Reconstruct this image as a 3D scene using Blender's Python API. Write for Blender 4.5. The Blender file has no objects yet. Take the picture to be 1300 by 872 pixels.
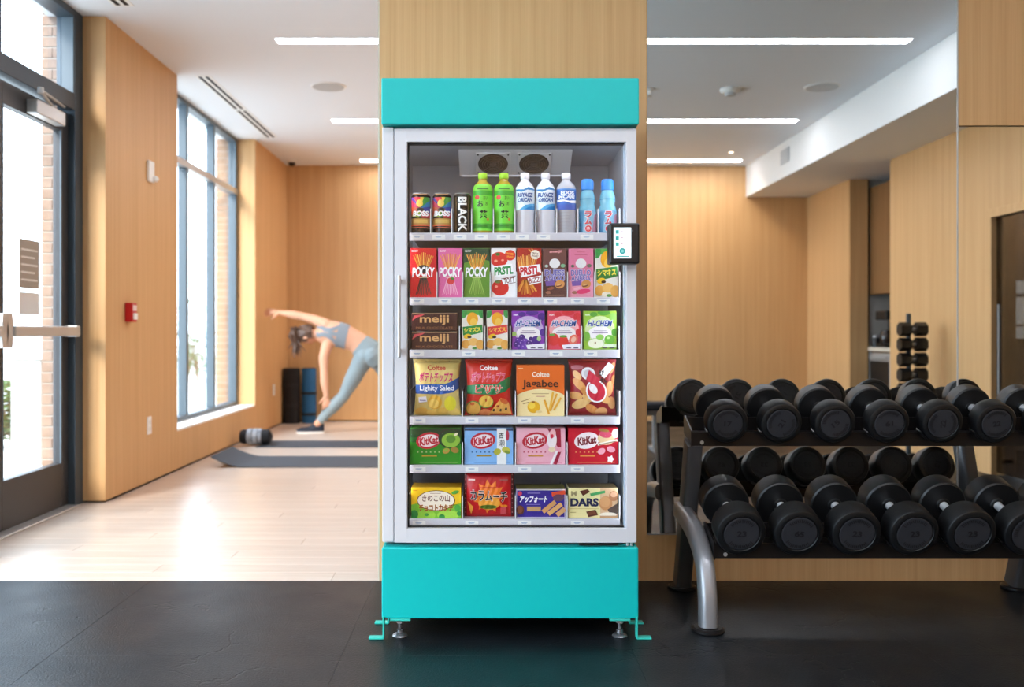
import bpy, bmesh, math, random
from mathutils import Vector, Matrix
random.seed(7)
R = math.radians
C = bpy.context.scene.collection
SC = bpy.context.scene

# ------------------------------------------------------------------ camera, sky, exposure
EYE = 1.014; CAM_D = 3.838; F = 1200.0        # eye height, camera distance from the mirror wall (plane Y = 0)
cam = bpy.data.cameras.new('camera'); cam_o = bpy.data.objects.new('camera', cam); C.objects.link(cam_o)
cam_o.location = (0, -CAM_D, EYE); cam_o.rotation_euler = (R(90), 0, 0)
cam.sensor_width = 36; cam.sensor_fit = 'HORIZONTAL'; cam.lens = F * 36 / 1300
cam.shift_x = 30 / 1300; cam.shift_y = -16 / 1300
cam.clip_start = 0.05; cam.clip_end = 200
cam.dof.use_dof = True; cam.dof.focus_distance = 3.17; cam.dof.aperture_fstop = 2.3
SC.camera = cam_o

def lin(h):
    if isinstance(h, str):
        h = h.lstrip('#'); h = tuple(int(h[i:i + 2], 16) for i in (0, 2, 4))
    return tuple((c / 255 / 12.92) if c / 255 <= 0.04045 else ((c / 255 + 0.055) / 1.055) ** 2.4 for c in h) + (1.0,)

W = bpy.data.worlds.new('sky'); SC.world = W; W.use_nodes = True
bg = W.node_tree.nodes['Background']; bg.inputs[0].default_value = (0.66, 0.83, 1.0, 1); bg.inputs[1].default_value = 5.3
sun = bpy.data.lights.new('sun', 'SUN'); sun.energy = 4.0; sun.angle = R(20); sun.color = (1.0, 0.95, 0.88)      # hazy sun
sun_o = bpy.data.objects.new('sun', sun); C.objects.link(sun_o); sun_o.rotation_euler = Vector((0.36, 0.78, -0.52)).to_track_quat('-Z', 'Y').to_euler()
SC.view_settings.view_transform = 'Standard'; SC.view_settings.look = 'None'
SC.view_settings.gamma = 1; SC.view_settings.use_curve_mapping = False
SC.view_settings.exposure = 0.72
SC.cycles.max_bounces = 10; SC.cycles.diffuse_bounces = 5; SC.cycles.glossy_bounces = 5
SC.cycles.transparent_max_bounces = 16; SC.cycles.sample_clamp_indirect = 6
SC.cycles.caustics_reflective = False; SC.cycles.caustics_refractive = False

STRIP_E = 22.0
FILL_E = 9.0  # glow of the fill strips added inside the vending machine

def portal(x, y0, y1, z0, z1):
    """light portal in a glazed opening: only guides the sky sampling"""
    l = bpy.data.lights.new('sky_portal', 'AREA'); l.shape = 'RECTANGLE'; l.size = z1 - z0; l.size_y = y1 - y0
    l.cycles.is_portal = True
    o = bpy.data.objects.new('sky_portal', l); C.objects.link(o)
    o.location = (x, (y0 + y1) / 2, (z0 + z1) / 2); o.rotation_euler = (0, R(-90), 0)
for a in [(-2.62, -6.7, 1.70, 0.1, 2.85), (-2.62, 3.06, 5.3, 0.32, 2.85)]: portal(*a)

# ------------------------------------------------------------------ helpers
ORG = {}
def px(x, d): return (x - 620) * d / F
def pz(y, d): return EYE - (y - 420) * d / F

def link(name, me, mats=None, parent=None, world=True):
    o = bpy.data.objects.new(name, me); C.objects.link(o)
    if mats is not None:
        for m in (mats if isinstance(mats, (list, tuple)) else [mats]): me.materials.append(m)
    if parent is not None:
        o.parent = parent
        if world: me.transform(Matrix.Translation(-ORG[parent]))
        ORG[o] = ORG[parent].copy()
    else: ORG[o] = Vector((0, 0, 0))
    return o

class MB:
    """collects primitives into one mesh"""
    def __init__(s): s.v = []; s.f = []; s.m = []; s.sm = []
    def add(s, vs, fs, mi=0, smooth=False, M=None):
        n = len(s.v)
        s.v += [tuple(M @ Vector(v)) for v in vs] if M else [tuple(v) for v in vs]
        s.f += [tuple(n + i for i in f) for f in fs]; s.m += [mi] * len(fs); s.sm += [smooth] * len(fs); return s
    def box(s, x0, x1, y0, y1, z0, z1, mi=0, b=0.0, M=None, seg=2):
        if b <= 0:
            vs = [(x, y, z) for x in (x0, x1) for y in (y0, y1) for z in (z0, z1)]
            return s.add(vs, [(0, 1, 3, 2), (4, 6, 7, 5), (0, 4, 5, 1), (2, 3, 7, 6), (0, 2, 6, 4), (1, 5, 7, 3)], mi, False, M)
        bm = bmesh.new(); bmesh.ops.create_cube(bm, size=1)
        for v in bm.verts: v.co = Vector(((x0 + x1) / 2 + v.co.x * (x1 - x0), (y0 + y1) / 2 + v.co.y * (y1 - y0), (z0 + z1) / 2 + v.co.z * (z1 - z0)))
        bmesh.ops.bevel(bm, geom=bm.edges[:], offset=b, segments=seg, profile=0.5, affect='EDGES')
        bm.verts.index_update()
        s.add([v.co.copy() for v in bm.verts], [tuple(v.index for v in f.verts) for f in bm.faces], mi, False, M); bm.free(); return s
    def lathe(s, prof, axis='z', c=(0, 0, 0), n=32, mi=0, smooth=True, M=None, sy=1.0):
        vs = []; fs = []
        for (r, h) in prof:
            for k in range(n):
                a = 2 * math.pi * k / n; u, w = r * math.cos(a), r * math.sin(a) * sy
                p = {'z': (u, w, h), 'y': (u, h, w), 'x': (h, u, w)}[axis]
                vs.append((p[0] + c[0], p[1] + c[1], p[2] + c[2]))
        for i in range(len(prof) - 1):
            for k in range(n):
                a, b = i * n + k, i * n + (k + 1) % n
                fs.append((a, b, b + n, a + n))
        s.add(vs, fs, mi, smooth, M)
        s.add([vs[k] for k in range(n)], [tuple(range(n))[::-1]], mi, False, M)
        s.add([vs[(len(prof) - 1) * n + k] for k in range(n)], [tuple(range(n))], mi, False, M)
        return s
    def cyl(s, p0, p1, r, r1=None, n=16, mi=0, smooth=True, M=None):
        return s.tube([p0, p1], [r, r if r1 is None else r1], n, mi, smooth, M)
    def tube(s, pts, rad, n=10, mi=0, smooth=True, M=None, flat=1.0, up=None):
        pts = [Vector(p) for p in pts]
        if not isinstance(rad, (list, tuple)): rad = [rad] * len(pts)
        vs = []; fs = []; prev = None
        for i, p in enumerate(pts):
            t = (pts[min(i + 1, len(pts) - 1)] - pts[max(i - 1, 0)]).normalized()
            if prev is None:
                ref = Vector(up) if up else (Vector((0, 0, 1)) if abs(t.z) < 0.9 else Vector((1, 0, 0)))
                a = t.cross(ref).normalized()
            else: a = (prev - t * prev.dot(t)).normalized()
            prev = a; b = t.cross(a)
            for k in range(n):
                q = 2 * math.pi * k / n + math.pi / n
                vs.append(p + a * math.cos(q) * rad[i] + b * math.sin(q) * rad[i] * flat)
        for i in range(len(pts) - 1):
            for k in range(n):
                x, y = i * n + k, i * n + (k + 1) % n
                fs.append((x, y, y + n, x + n))
        fs.append(tuple(range(n))[::-1]); fs.append(tuple((len(pts) - 1) * n + k for k in range(n)))
        return s.add(vs, fs, mi, smooth, M)
    def prism(s, poly, axis, a0, a1, mi=0, M=None, smooth=False):
        """poly in the plane normal to axis; x: (y,z)  y: (x,z)  z: (x,y)"""
        def P(u, w, a): return {'x': (a, u, w), 'y': (u, a, w), 'z': (u, w, a)}[axis]
        n = len(poly)
        vs = [P(u, w, a0) for u, w in poly] + [P(u, w, a1) for u, w in poly]
        fs = [tuple(range(n)), tuple(range(2 * n - 1, n - 1, -1))] + [(i, (i + 1) % n, n + (i + 1) % n, n + i) for i in range(n)]
        return s.add(vs, fs, mi, smooth, M)
    def sweep(s, prof, path, mi=0):
        """closed profile (u, v) swept along a planar path in YZ; u along X, v normal to the path"""
        vs = []; fs = []; n = len(prof)
        for i, p in enumerate(path):
            a = Vector(path[max(i - 1, 0)]); b = Vector(path[min(i + 1, len(path) - 1)])
            t = (b - a); t = Vector((t.y, t.z)).normalized(); nrm = Vector((-t.y, t.x))
            for u, v in prof: vs.append((p[0] + u, p[1] + nrm.x * v, p[2] + nrm.y * v))
        for i in range(len(path) - 1):
            for k in range(n):
                x, y = i * n + k, i * n + (k + 1) % n
                fs.append((x, y, y + n, x + n))
        fs.append(tuple(range(n))[::-1]); fs.append(tuple((len(path) - 1) * n + k for k in range(n)))
        return s.add(vs, fs, mi, True)
    def mesh(s, name='m', auto=35):
        me = bpy.data.meshes.new(name); me.from_pydata(s.v, [], s.f); me.update()
        me.polygons.foreach_set('material_index', s.m)
        bm = bmesh.new(); bm.from_mesh(me); bmesh.ops.recalc_face_normals(bm, faces=bm.faces[:])
        bm.to_mesh(me); bm.free()
        if any(s.sm):
            me.polygons.foreach_set('use_smooth', [True] * len(me.polygons))
            me.set_sharp_from_angle(angle=R(auto))
        return me
    def build(s, name, mats, parent=None, world=True): return link(name, s.mesh(name), mats, parent, world)

def thing(name, label, cat, loc=(0, 0, 0), group=None, rotz=0):
    o = bpy.data.objects.new(name, None); C.objects.link(o); o.location = loc; o.rotation_euler = (0, 0, rotz)
    o.empty_display_size = 0.1
    o['label'] = label; o['category'] = cat
    if group: o['group'] = group
    ORG[o] = Vector(loc); return o
def tag(o, label, cat, group=None):
    o['label'] = label; o['category'] = cat
    if group: o['group'] = group
    return o
def struct(o, label=None):
    o['kind'] = 'structure'
    if label: o['label'] = label
    return o
def dup(root, loc, label=None, group=None, rotz=None):
    r = root.copy(); C.objects.link(r); r.location = loc
    if rotz is not None: r.rotation_euler = (0, 0, rotz)
    if label: r['label'] = label
    if group: r['group'] = group
    ORG[r] = Vector(loc)
    for ch in list(root.children):
        c = ch.copy(); C.objects.link(c); c.parent = r
        for g in list(ch.children):
            d = g.copy(); C.objects.link(d); d.parent = c
    return r

# ------------------------------------------------------------------ materials
def mat(name, col, rough=0.5, metal=0.0, spec=0.5, coat=0.0, bump=None, vary=None, trans=0.0, ior=1.45, emit=0.0, rvary=None):
    m = bpy.data.materials.new(name); m.use_nodes = True; nt = m.node_tree; b = nt.nodes['Principled BSDF']
    b.inputs['Base Color'].default_value = lin(col); b.inputs['Roughness'].default_value = rough
    b.inputs['Metallic'].default_value = metal; b.inputs['Specular IOR Level'].default_value = spec
    b.inputs['Coat Weight'].default_value = coat; b.inputs['Coat Roughness'].default_value = 0.08
    b.inputs['Transmission Weight'].default_value = trans; b.inputs['IOR'].default_value = ior
    if emit > 0: b.inputs['Emission Color'].default_value = lin(col); b.inputs['Emission Strength'].default_value = emit
    if bump or vary or rvary:
        geo = nt.nodes.new('ShaderNodeNewGeometry')
    def noise(scale, detail=4):
        mp = nt.nodes.new('ShaderNodeMapping'); nt.links.new(geo.outputs['Position'], mp.inputs[0])
        mp.inputs['Scale'].default_value = scale if isinstance(scale, tuple) else (scale,) * 3
        n = nt.nodes.new('ShaderNodeTexNoise'); n.inputs['Scale'].default_value = 1; n.inputs['Detail'].default_value = detail
        nt.links.new(mp.outputs[0], n.inputs['Vector']); return n
    if vary:
        sc, col2 = vary[0], vary[1]; n = noise(sc, vary[2] if len(vary) > 2 else 4)
        r = nt.nodes.new('ShaderNodeValToRGB'); r.color_ramp.elements[0].position = 0.32; r.color_ramp.elements[1].position = 0.68
        r.color_ramp.elements[0].color = lin(col); r.color_ramp.elements[1].color = lin(col2)
        nt.links.new(n.outputs['Fac'], r.inputs[0]); nt.links.new(r.outputs[0], b.inputs['Base Color'])
    if rvary:
        n = noise(rvary[0], 5); mr = nt.nodes.new('ShaderNodeMapRange'); mr.inputs['From Min'].default_value = 0.3; mr.inputs['From Max'].default_value = 0.7
        mr.inputs['To Min'].default_value = rvary[1]; mr.inputs['To Max'].default_value = rvary[2]
        nt.links.new(n.outputs['Fac'], mr.inputs['Value']); nt.links.new(mr.outputs[0], b.inputs['Roughness'])
    if bump:
        n = noise(bump[0]); bp = nt.nodes.new('ShaderNodeBump'); bp.inputs['Strength'].default_value = bump[1]; bp.inputs['Distance'].default_value = 0.004
        nt.links.new(n.outputs['Fac'], bp.inputs['Height']); nt.links.new(bp.outputs[0], b.inputs['Normal'])
    return m

def wood(name, c0, c1, scale, rough=0.5, rnd=0.06, fine=None, spec=0.35):
    m = bpy.data.materials.new(name); m.use_nodes = True; nt = m.node_tree; b = nt.nodes['Principled BSDF']; N = nt.nodes.new; L = nt.links.new
    b.inputs['Roughness'].default_value = rough; b.inputs['Specular IOR Level'].default_value = spec
    geo = N('ShaderNodeNewGeometry'); oi = N('ShaderNodeObjectInfo')
    off = N('ShaderNodeVectorMath'); off.operation = 'MULTIPLY_ADD'; off.inputs[1].default_value = (1, 1, 1)
    sc = N('ShaderNodeVectorMath'); sc.operation = 'SCALE'; sc.inputs[0].default_value = (7, 3, 9); L(oi.outputs['Random'], sc.inputs['Scale'])
    L(geo.outputs['Position'], off.inputs[0]); L(sc.outputs[0], off.inputs[2])
    outs = []
    for s, d in ((scale, 5), (fine or tuple(4 * q for q in scale), 3)):
        mp = N('ShaderNodeMapping'); mp.inputs['Scale'].default_value = s; L(off.outputs[0], mp.inputs[0])
        n = N('ShaderNodeTexNoise'); n.inputs['Scale'].default_value = 1; n.inputs['Detail'].default_value = d; n.inputs['Roughness'].default_value = 0.6
        L(mp.outputs[0], n.inputs['Vector']); outs.append(n.outputs['Fac'])
    mx = N('ShaderNodeMix'); mx.data_type = 'FLOAT'; mx.inputs[0].default_value = 0.4; L(outs[0], mx.inputs[2]); L(outs[1], mx.inputs[3])
    rp = N('ShaderNodeValToRGB'); rp.color_ramp.elements[0].position = 0.33; rp.color_ramp.elements[1].position = 0.67
    rp.color_ramp.elements[0].color = lin(c0); rp.color_ramp.elements[1].color = lin(c1); L(mx.outputs[0], rp.inputs[0])
    hs = N('ShaderNodeHueSaturation'); L(rp.outputs[0], hs.inputs['Color'])
    mr = N('ShaderNodeMapRange'); mr.inputs['To Min'].default_value = 1 - rnd; mr.inputs['To Max'].default_value = 1 + rnd
    L(oi.outputs['Random'], mr.inputs['Value']); L(mr.outputs[0], hs.inputs['Value']); L(hs.outputs[0], b.inputs['Base Color'])
    return m

def glass(name, tint=(1, 1, 1), refl=1.0):
    """thin pane: clear transmission with fresnel reflection"""
    m = bpy.data.materials.new(name); m.use_nodes = True; nt = m.node_tree; nt.nodes.clear(); N = nt.nodes.new; L = nt.links.new
    out = N('ShaderNodeOutputMaterial'); mix = N('ShaderNodeMixShader'); t = N('ShaderNodeBsdfTransparent'); g = N('ShaderNodeBsdfGlossy')
    t.inputs[0].default_value = tint + (1,); g.inputs['Roughness'].default_value = 0.0; g.inputs[0].default_value = (refl,) * 3 + (1,)
    fr = N('ShaderNodeFresnel'); ge = N('ShaderNodeNewGeometry'); mr = N('ShaderNodeMapRange')      # same ratio on the way in and out of the thin pane
    mr.inputs['To Min'].default_value = 1.5; mr.inputs['To Max'].default_value = 1 / 1.5; L(ge.outputs['Backfacing'], mr.inputs['Value']); L(mr.outputs[0], fr.inputs['IOR'])
    L(fr.outputs[0], mix.inputs[0]); L(t.outputs[0], mix.inputs[1]); L(g.outputs[0], mix.inputs[2]); L(mix.outputs[0], out.inputs[0])
    return m

M = {}
M['oak'] = wood('oak_veneer', '#c69965', '#d7ac7a', (26, 26, 0.5), 0.5, 0.02, (130, 130, 1.6))
M['oak_dark'] = wood('oak_cabinet', '#7e5833', '#92683f', (26, 26, 0.5), 0.5, 0.02)
M['maple'] = wood('maple_floor', '#c2ad9c', '#d2c3b6', (1.2, 26, 1), 0.30, 0.03, (5, 120, 1), spec=0.6)
M['rubber'] = mat('rubber_floor', '#0d1013', 0.42, spec=0.32, vary=(9, '#15181c', 6), bump=(150, 0.4), rvary=((2.5, 2.5, 2.5), 0.32, 0.46))
def add_cracks(m):
    """short worn cracks: thin lines of a distorted cell pattern, broken up by noise"""
    nt = m.node_tree; N = nt.nodes.new; L = nt.links.new; b = nt.nodes['Principled BSDF']
    geo = N('ShaderNodeNewGeometry'); n1 = N('ShaderNodeTexNoise'); n1.inputs['Scale'].default_value = 5; n1.inputs['Detail'].default_value = 6; L(geo.outputs['Position'], n1.inputs['Vector'])
    mx = N('ShaderNodeMix'); mx.data_type = 'VECTOR'; mx.inputs[0].default_value = 0.22; L(geo.outputs['Position'], mx.inputs[4]); L(n1.outputs['Color'], mx.inputs[5])
    v = N('ShaderNodeTexVoronoi'); v.feature = 'DISTANCE_TO_EDGE'; v.inputs['Scale'].default_value = 2.6; L(mx.outputs[1], v.inputs['Vector'])
    n2 = N('ShaderNodeTexNoise'); n2.inputs['Scale'].default_value = 3.1; n2.inputs['Detail'].default_value = 5; L(geo.outputs['Position'], n2.inputs['Vector'])
    r1 = N('ShaderNodeMapRange'); r1.inputs['From Min'].default_value = 0.0; r1.inputs['From Max'].default_value = 0.010; r1.inputs['To Min'].default_value = 1; r1.inputs['To Max'].default_value = 0; L(v.outputs['Distance'], r1.inputs['Value'])
    r2 = N('ShaderNodeMapRange'); r2.inputs['From Min'].default_value = 0.52; r2.inputs['From Max'].default_value = 0.58; L(n2.outputs['Fac'], r2.inputs['Value'])
    mu = N('ShaderNodeMath'); mu.operation = 'MULTIPLY'; L(r1.outputs[0], mu.inputs[0]); L(r2.outputs[0], mu.inputs[1])
    bp = N('ShaderNodeBump'); bp.invert = True; bp.inputs['Strength'].default_value = 0.4; bp.inputs['Distance'].default_value = 0.004; L(mu.outputs[0], bp.inputs['Height'])
    old = b.inputs['Normal'].links[0].from_socket; L(old, bp.inputs['Normal']); L(bp.outputs[0], b.inputs['Normal'])
    oc = b.inputs['Base Color'].links[0].from_socket; mc = N('ShaderNodeMix'); mc.data_type = 'RGBA'; L(mu.outputs[0], mc.inputs[0]); L(oc, mc.inputs[6]); mc.inputs[7].default_value = (0.003, 0.003, 0.003, 1); L(mc.outputs[2], b.inputs['Base Color'])
add_cracks(M['rubber']); M['rubber'].node_tree.nodes['Principled BSDF'].inputs['Specular Tint'].default_value = (0.80, 0.92, 1.0, 1)
M['white_paint'] = mat('white_paint', '#e6ebf1', 0.7)
M['soffit'] = mat('soffit_paint', '#e9e9e8', 0.7)
M['sill'] = mat('white_sill', '#f1eee8', 0.4)
M['frame'] = mat('window_frame_metal', '#55626b', 0.42, metal=0.1)
M['door_metal'] = mat('door_dark_bronze', '#3a3a3c', 0.4, metal=0.3)
M['frame_dark'] = mat('frame_dark_grey', '#3e4a54', 0.4, metal=0.3)
M['glass'] = glass('window_glass')
M['machine_glass'] = glass('coated_machine_glass', (1, 1, 1), 0.45)
M['tint_glass'] = glass('smoked_glass', (0.35, 0.32, 0.3))
M['silver'] = mat('brushed_aluminium', '#bdbcba', 0.34, metal=0.5)
M['chrome'] = mat('chrome', '#f2f2f4', 0.34, metal=0.6)
M['white_plastic'] = mat('white_plastic', '#eeeeec', 0.4)
M['grey_plastic'] = mat('grey_plastic', '#b9bdbf', 0.5)
M['black_plastic'] = mat('black_plastic', '#141416', 0.35)
M['black_matt'] = mat('black_matt', '#0d0d0e', 0.6)
M['red_plastic'] = mat('red_plastic', '#c01820', 0.35)
M['brick'] = mat('pale_brick', '#8f7a6c', 0.85, vary=((12, 12, 12), '#7c6659'), bump=(60, 0.4))
M['mortar'] = mat('mortar', '#a09990', 0.9)
M['paving'] = mat('pale_paving', '#c2c0bb', 0.9)
M['render_wall'] = mat('pale_render', '#a9a8a5', 0.9)
M['leaf'] = mat('leaf_green', '#35502c', 0.7, vary=(20, '#56743f'))
M['bark'] = mat('bark', '#7a6450', 0.9)
WASH_E = 20.0      # warm wall-wash downlights
M['bulb'] = mat('downlight_bulb', '#ffe6c4', 0.5, emit=10)
M['mirror'] = bpy.data.materials.new('mirror_silver'); M['mirror'].use_nodes = True
_b = M['mirror'].node_tree.nodes['Principled BSDF']; _b.inputs['Metallic'].default_value = 1; _b.inputs['Roughness'].default_value = 0.0
_b.inputs['Base Color'].default_value = (0.93, 0.935, 0.92, 1)
M['teal'] = mat('teal_paint', '#0cb4b0', 0.38, spec=0.4)
M['teal_dark'] = mat('teal_bracket', '#30b8a8', 0.4)
M['machine_white'] = mat('machine_white', '#cfccce', 0.35)
M['cavity'] = mat('machine_interior_grey', '#aeb2ba', 0.5)
M['cavity_white'] = mat('cooler_unit_grey', '#c8c9cb', 0.35)
M['shelf'] = mat('shelf_rail', '#d2d1d8', 0.35)
M['acrylic'] = mat('divider_acrylic', '#d9dade', 0.15, spec=0.8)
M['led'] = mat('led_strip', '#f4f8ff', 0.5, emit=FILL_E)  # added glow for the machine interior, no lamp is visible there
M['lamp'] = mat('strip_lamp_diffuser', '#f4f6ff', 0.5, emit=STRIP_E)
M['rack_black'] = mat('rack_black_steel', '#1f1c1c', 0.28, metal=0.3)
M['rack_grey'] = mat('rack_grey_powder_coat', '#98989b', 0.34, metal=0.5)
M['rubber_head'] = mat('dumbbell_rubber', '#0f0f10', 0.42, bump=(300, 0.1))
M['face_disc'] = mat('dumbbell_face', '#2b2b2f', 0.5)
M['number_black'] = mat('number_black', '#0b0b0c', 0.5)
M['mat_grey'] = mat('yoga_mat_grey', '#3c4148', 0.75, bump=(300, 0.2))
M['mat_dark'] = mat('yoga_mat_black', '#191617', 0.8)
M['mat_blue'] = mat('yoga_mat_blue', '#1f5a86', 0.75)
M['towel'] = mat('towel_grey', '#a9adb4', 0.95, vary=(14, '#5c6068'))
M['cloth_black'] = mat('cloth_black', '#16161a', 0.9)
M['skin'] = mat('skin', '#d9a283', 0.5); M['skin'].node_tree.nodes['Principled BSDF'].inputs['Subsurface Weight'].default_value = 0.05
M['leggings'] = mat('leggings_blue_grey', '#8a989c', 0.7)
M['bra'] = mat('sports_top_grey', '#80878e', 0.7)
M['hair'] = mat('hair_brown', '#3a2a24', 0.45, vary=((90, 90, 20), '#6d5242'))
M['shoe'] = mat('shoe_navy', '#1b2230', 0.7)
M['sole'] = mat('sole_white', '#e9e7e2', 0.6)
M['print'] = bpy.data.materials.new('packaging_print'); M['print'].use_nodes = True
_nt = M['print'].node_tree; _a = _nt.nodes.new('ShaderNodeVertexColor'); _a.layer_name = 'Col'
_nt.links.new(_a.outputs[0], _nt.nodes['Principled BSDF'].inputs['Base Color']); _nt.nodes['Principled BSDF'].inputs['Roughness'].default_value = 0.42
_COL = {}
def cm(h, rough=0.42, metal=0.0, trans=0.0):
    k = (h, rough, metal, trans)
    if k not in _COL: _COL[k] = mat('colour_' + h.lstrip('#'), h, rough, metal, trans=trans)
    return _COL[k]

# ------------------------------------------------------------------ flat print (art laid on package fronts)
_TXT = {}
def text_tris(s, off=0.0, res=3):
    k = (s, round(off, 3), res)
    if k in _TXT: return _TXT[k]
    cu = bpy.data.curves.new('t', 'FONT'); cu.body = s; cu.size = 1; cu.offset = off; cu.resolution_u = res
    cu.dimensions = '2D'; cu.fill_mode = 'BOTH'
    o = bpy.data.objects.new('t', cu); C.objects.link(o)
    dg = bpy.context.evaluated_depsgraph_get(); ev = o.evaluated_get(dg); me = ev.to_mesh()
    bm = bmesh.new(); bm.from_mesh(me); bmesh.ops.triangulate(bm, faces=bm.faces[:]); bm.verts.index_update()
    vs = [(v.co.x, v.co.y) for v in bm.verts]; fs = [tuple(v.index for v in f.verts) for f in bm.faces]; bm.free()
    ev.to_mesh_clear(); bpy.data.objects.remove(o); bpy.data.curves.remove(cu)
    if vs:
        x0 = min(v[0] for v in vs); x1 = max(v[0] for v in vs); y0 = min(v[1] for v in vs); y1 = max(v[1] for v in vs)
        w = max(x1 - x0, 1e-6); h = max(y1 - y0, 1e-6)
        vs = [((v[0] - x0) / w - .5, (v[1] - y0) / h - .5) for v in vs]
        _TXT[k] = (vs, fs, w, h)
    else: _TXT[k] = (vs, fs, 1, 1)
    return _TXT[k]

class Art:
    """2-D artwork in millimetre-like picture units (x right, y down), mapped on a surface by fn(x, y, layer) -> world"""
    def __init__(s, fn, cut=None, clip=None): s.fn = fn; s.cut = cut; s.t = []; s.layer = 1; s.clip = clip
    def _tri(s, a, b, c, col, ly):
        if s.cut:
            L = [(math.dist(a, b), 0), (math.dist(b, c), 1), (math.dist(c, a), 2)]; m, i = max(L)
            if m > s.cut:
                p = (a, b, c); u, v, w = p[i], p[(i + 1) % 3], p[(i + 2) % 3]; q = ((u[0] + v[0]) / 2, (u[1] + v[1]) / 2)
                s._tri(u, q, w, col, ly); s._tri(q, v, w, col, ly); return
        s.t.append((a, b, c, col, ly))
    def _clip(s, pts):
        if not s.clip: return pts
        x0, y0, x1, y1 = s.clip
        for ax, lim, sg in ((0, x0, 1), (0, x1, -1), (1, y0, 1), (1, y1, -1)):
            out = []
            for i, p in enumerate(pts):
                q = pts[(i + 1) % len(pts)]; dp = (p[ax] - lim) * sg; dq = (q[ax] - lim) * sg
                if dp >= 0: out.append(p)
                if (dp >= 0) != (dq >= 0):
                    t = dp / (dp - dq); out.append((p[0] + (q[0] - p[0]) * t, p[1] + (q[1] - p[1]) * t))
            pts = out
            if not pts: return []
        return pts
    def fan(s, pts, col, adv=True):
        pts = s._clip(pts)
        if len(pts) < 3: return s
        c = (sum(p[0] for p in pts) / len(pts), sum(p[1] for p in pts) / len(pts)); cl = lin(col)
        for i in range(len(pts)): s._tri(c, pts[i], pts[(i + 1) % len(pts)], cl, s.layer)
        if adv: s.layer += 1
        return s
    def rect(s, x0, y0, x1, y1, col): return s.fan([(x0, y0), (x1, y0), (x1, y1), (x0, y1)], col)
    def ell(s, cx, cy, rx, ry, col, rot=0, n=20):
        c, q = math.cos(R(rot)), math.sin(R(rot)); P = []
        for k in range(n):
            a = 2 * math.pi * k / n; u, v = rx * math.cos(a), ry * math.sin(a); P.append((cx + u * c - v * q, cy + u * q + v * c))
        return s.fan(P, col)
    def line(s, x0, y0, x1, y1, w, col, w1=None, adv=True):
        dx, dy = x1 - x0, y1 - y0; l = math.hypot(dx, dy) or 1; nx, ny = -dy / l * w / 2, dx / l * w / 2; k = (w1 if w1 is not None else w) / w
        s.fan([(x0 + nx, y0 + ny), (x1 + nx * k, y1 + ny * k), (x1 - nx * k, y1 - ny * k), (x0 - nx, y0 - ny)], col, adv); return s
    def star(s, cx, cy, r0, r1, n, col, sy=1):
        # non-convex but star shaped: fan from centre works
        P = [(cx + (r1 if k % 2 == 0 else r0) * math.cos(math.pi * k / n), cy + sy * (r1 if k % 2 == 0 else r0) * math.sin(math.pi * k / n)) for k in range(2 * n)]
        return s.fan(P, col)
    def text(s, t, cx, cy, w, h, col, bold=0.0, shear=0.0, rot=0, out=None, ow=0.06, arc=0.0):
        c, q = math.cos(R(rot)), math.sin(R(rot)); base = text_tris(t, bold)
        for (cc, off, grow) in (([(out, bold + ow, True)] if out else []) + [(col, bold, False)]):
            vs, fs, tw, th = text_tris(t, off)
            W_, H_ = (w * tw / base[2], h * th / base[3]) if grow else (w, h)
            P = []
            for (u, v) in vs:
                x = u * W_ + shear * v * H_; y = -v * H_ + arc * (2 * u) ** 2 * h
                P.append((cx + x * c - y * q, cy + x * q + y * c))
            cl = lin(cc)
            for f in fs: s._tri(P[f[0]], P[f[1]], P[f[2]], cl, s.layer)
            s.layer += 1
        return s
    def build(s, name, parent):
        vs = []; fs = []; cols = []
        for a, b, c, col, ly in s.t:
            n = len(vs); P = [s.fn(p[0], p[1], ly) for p in (a, b, c)]
            ar = (b[0] - a[0]) * (c[1] - a[1]) - (b[1] - a[1]) * (c[0] - a[0])
            if ar < 0: P = [P[0], P[2], P[1]]
            vs += P; fs.append((n, n + 1, n + 2)); cols.append(col)
        me = bpy.data.meshes.new(name); me.from_pydata(vs, [], fs); me.update()
        at = me.color_attributes.new('Col', 'FLOAT_COLOR', 'CORNER')
        flat = []
        for c in cols: flat += list(c) * 3
        at.data.foreach_set('color', flat)
        return link(name, me, M['print'], parent)
# ================================================================== THE SETTING
CEIL = 2.87; XL = -2.26; XG = -2.43; YB = 6.76; YF = -6.80; XR = 3.54; ZS = 2.52
# ---- floors
f = MB(); f.box(XG - 0.1, 4.5, YF, 0, -0.06, -0.010); floor = struct(f.build('floor', M['black_matt']), 'dark speckled rubber gym floor in front of the vending machine')
f = MB(); f.box(-2.6, 2.2, 0.0, YB + .1, -0.08, -0.012); sfloor = struct(f.build('floor', cm('#8d6c4a', .8)), 'pale wooden plank floor of the studio behind the wall')
ORG[sfloor] = Vector((0, 0, 0))
PW = 0.13; ncache = {}
row = 0; y = 0.004
while y < YB:
    w = min(PW, YB - y); x = -2.44 - ((row * 0.77) % 1.8)
    while x < 2.0:
        a = max(x, -2.43 if y < 1.74 else XL + .0); b = min(x + 1.8, 2.0)
        if b - a > 0.02:
            k = (round(b - a, 3), round(w, 3))
            if k not in ncache:
                m = MB(); m.box(0, k[0] - .0012, 0, k[1] - .0012, -0.012, 0, b=0.0008, seg=1); ncache[k] = m.mesh('plank'); ncache[k].materials.append(M['maple'])
            o = bpy.data.objects.new('plank', ncache[k]); C.objects.link(o); o.parent = sfloor; o.location = (a, y, 0)
        x += 1.8
    y += PW; row += 1

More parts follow.
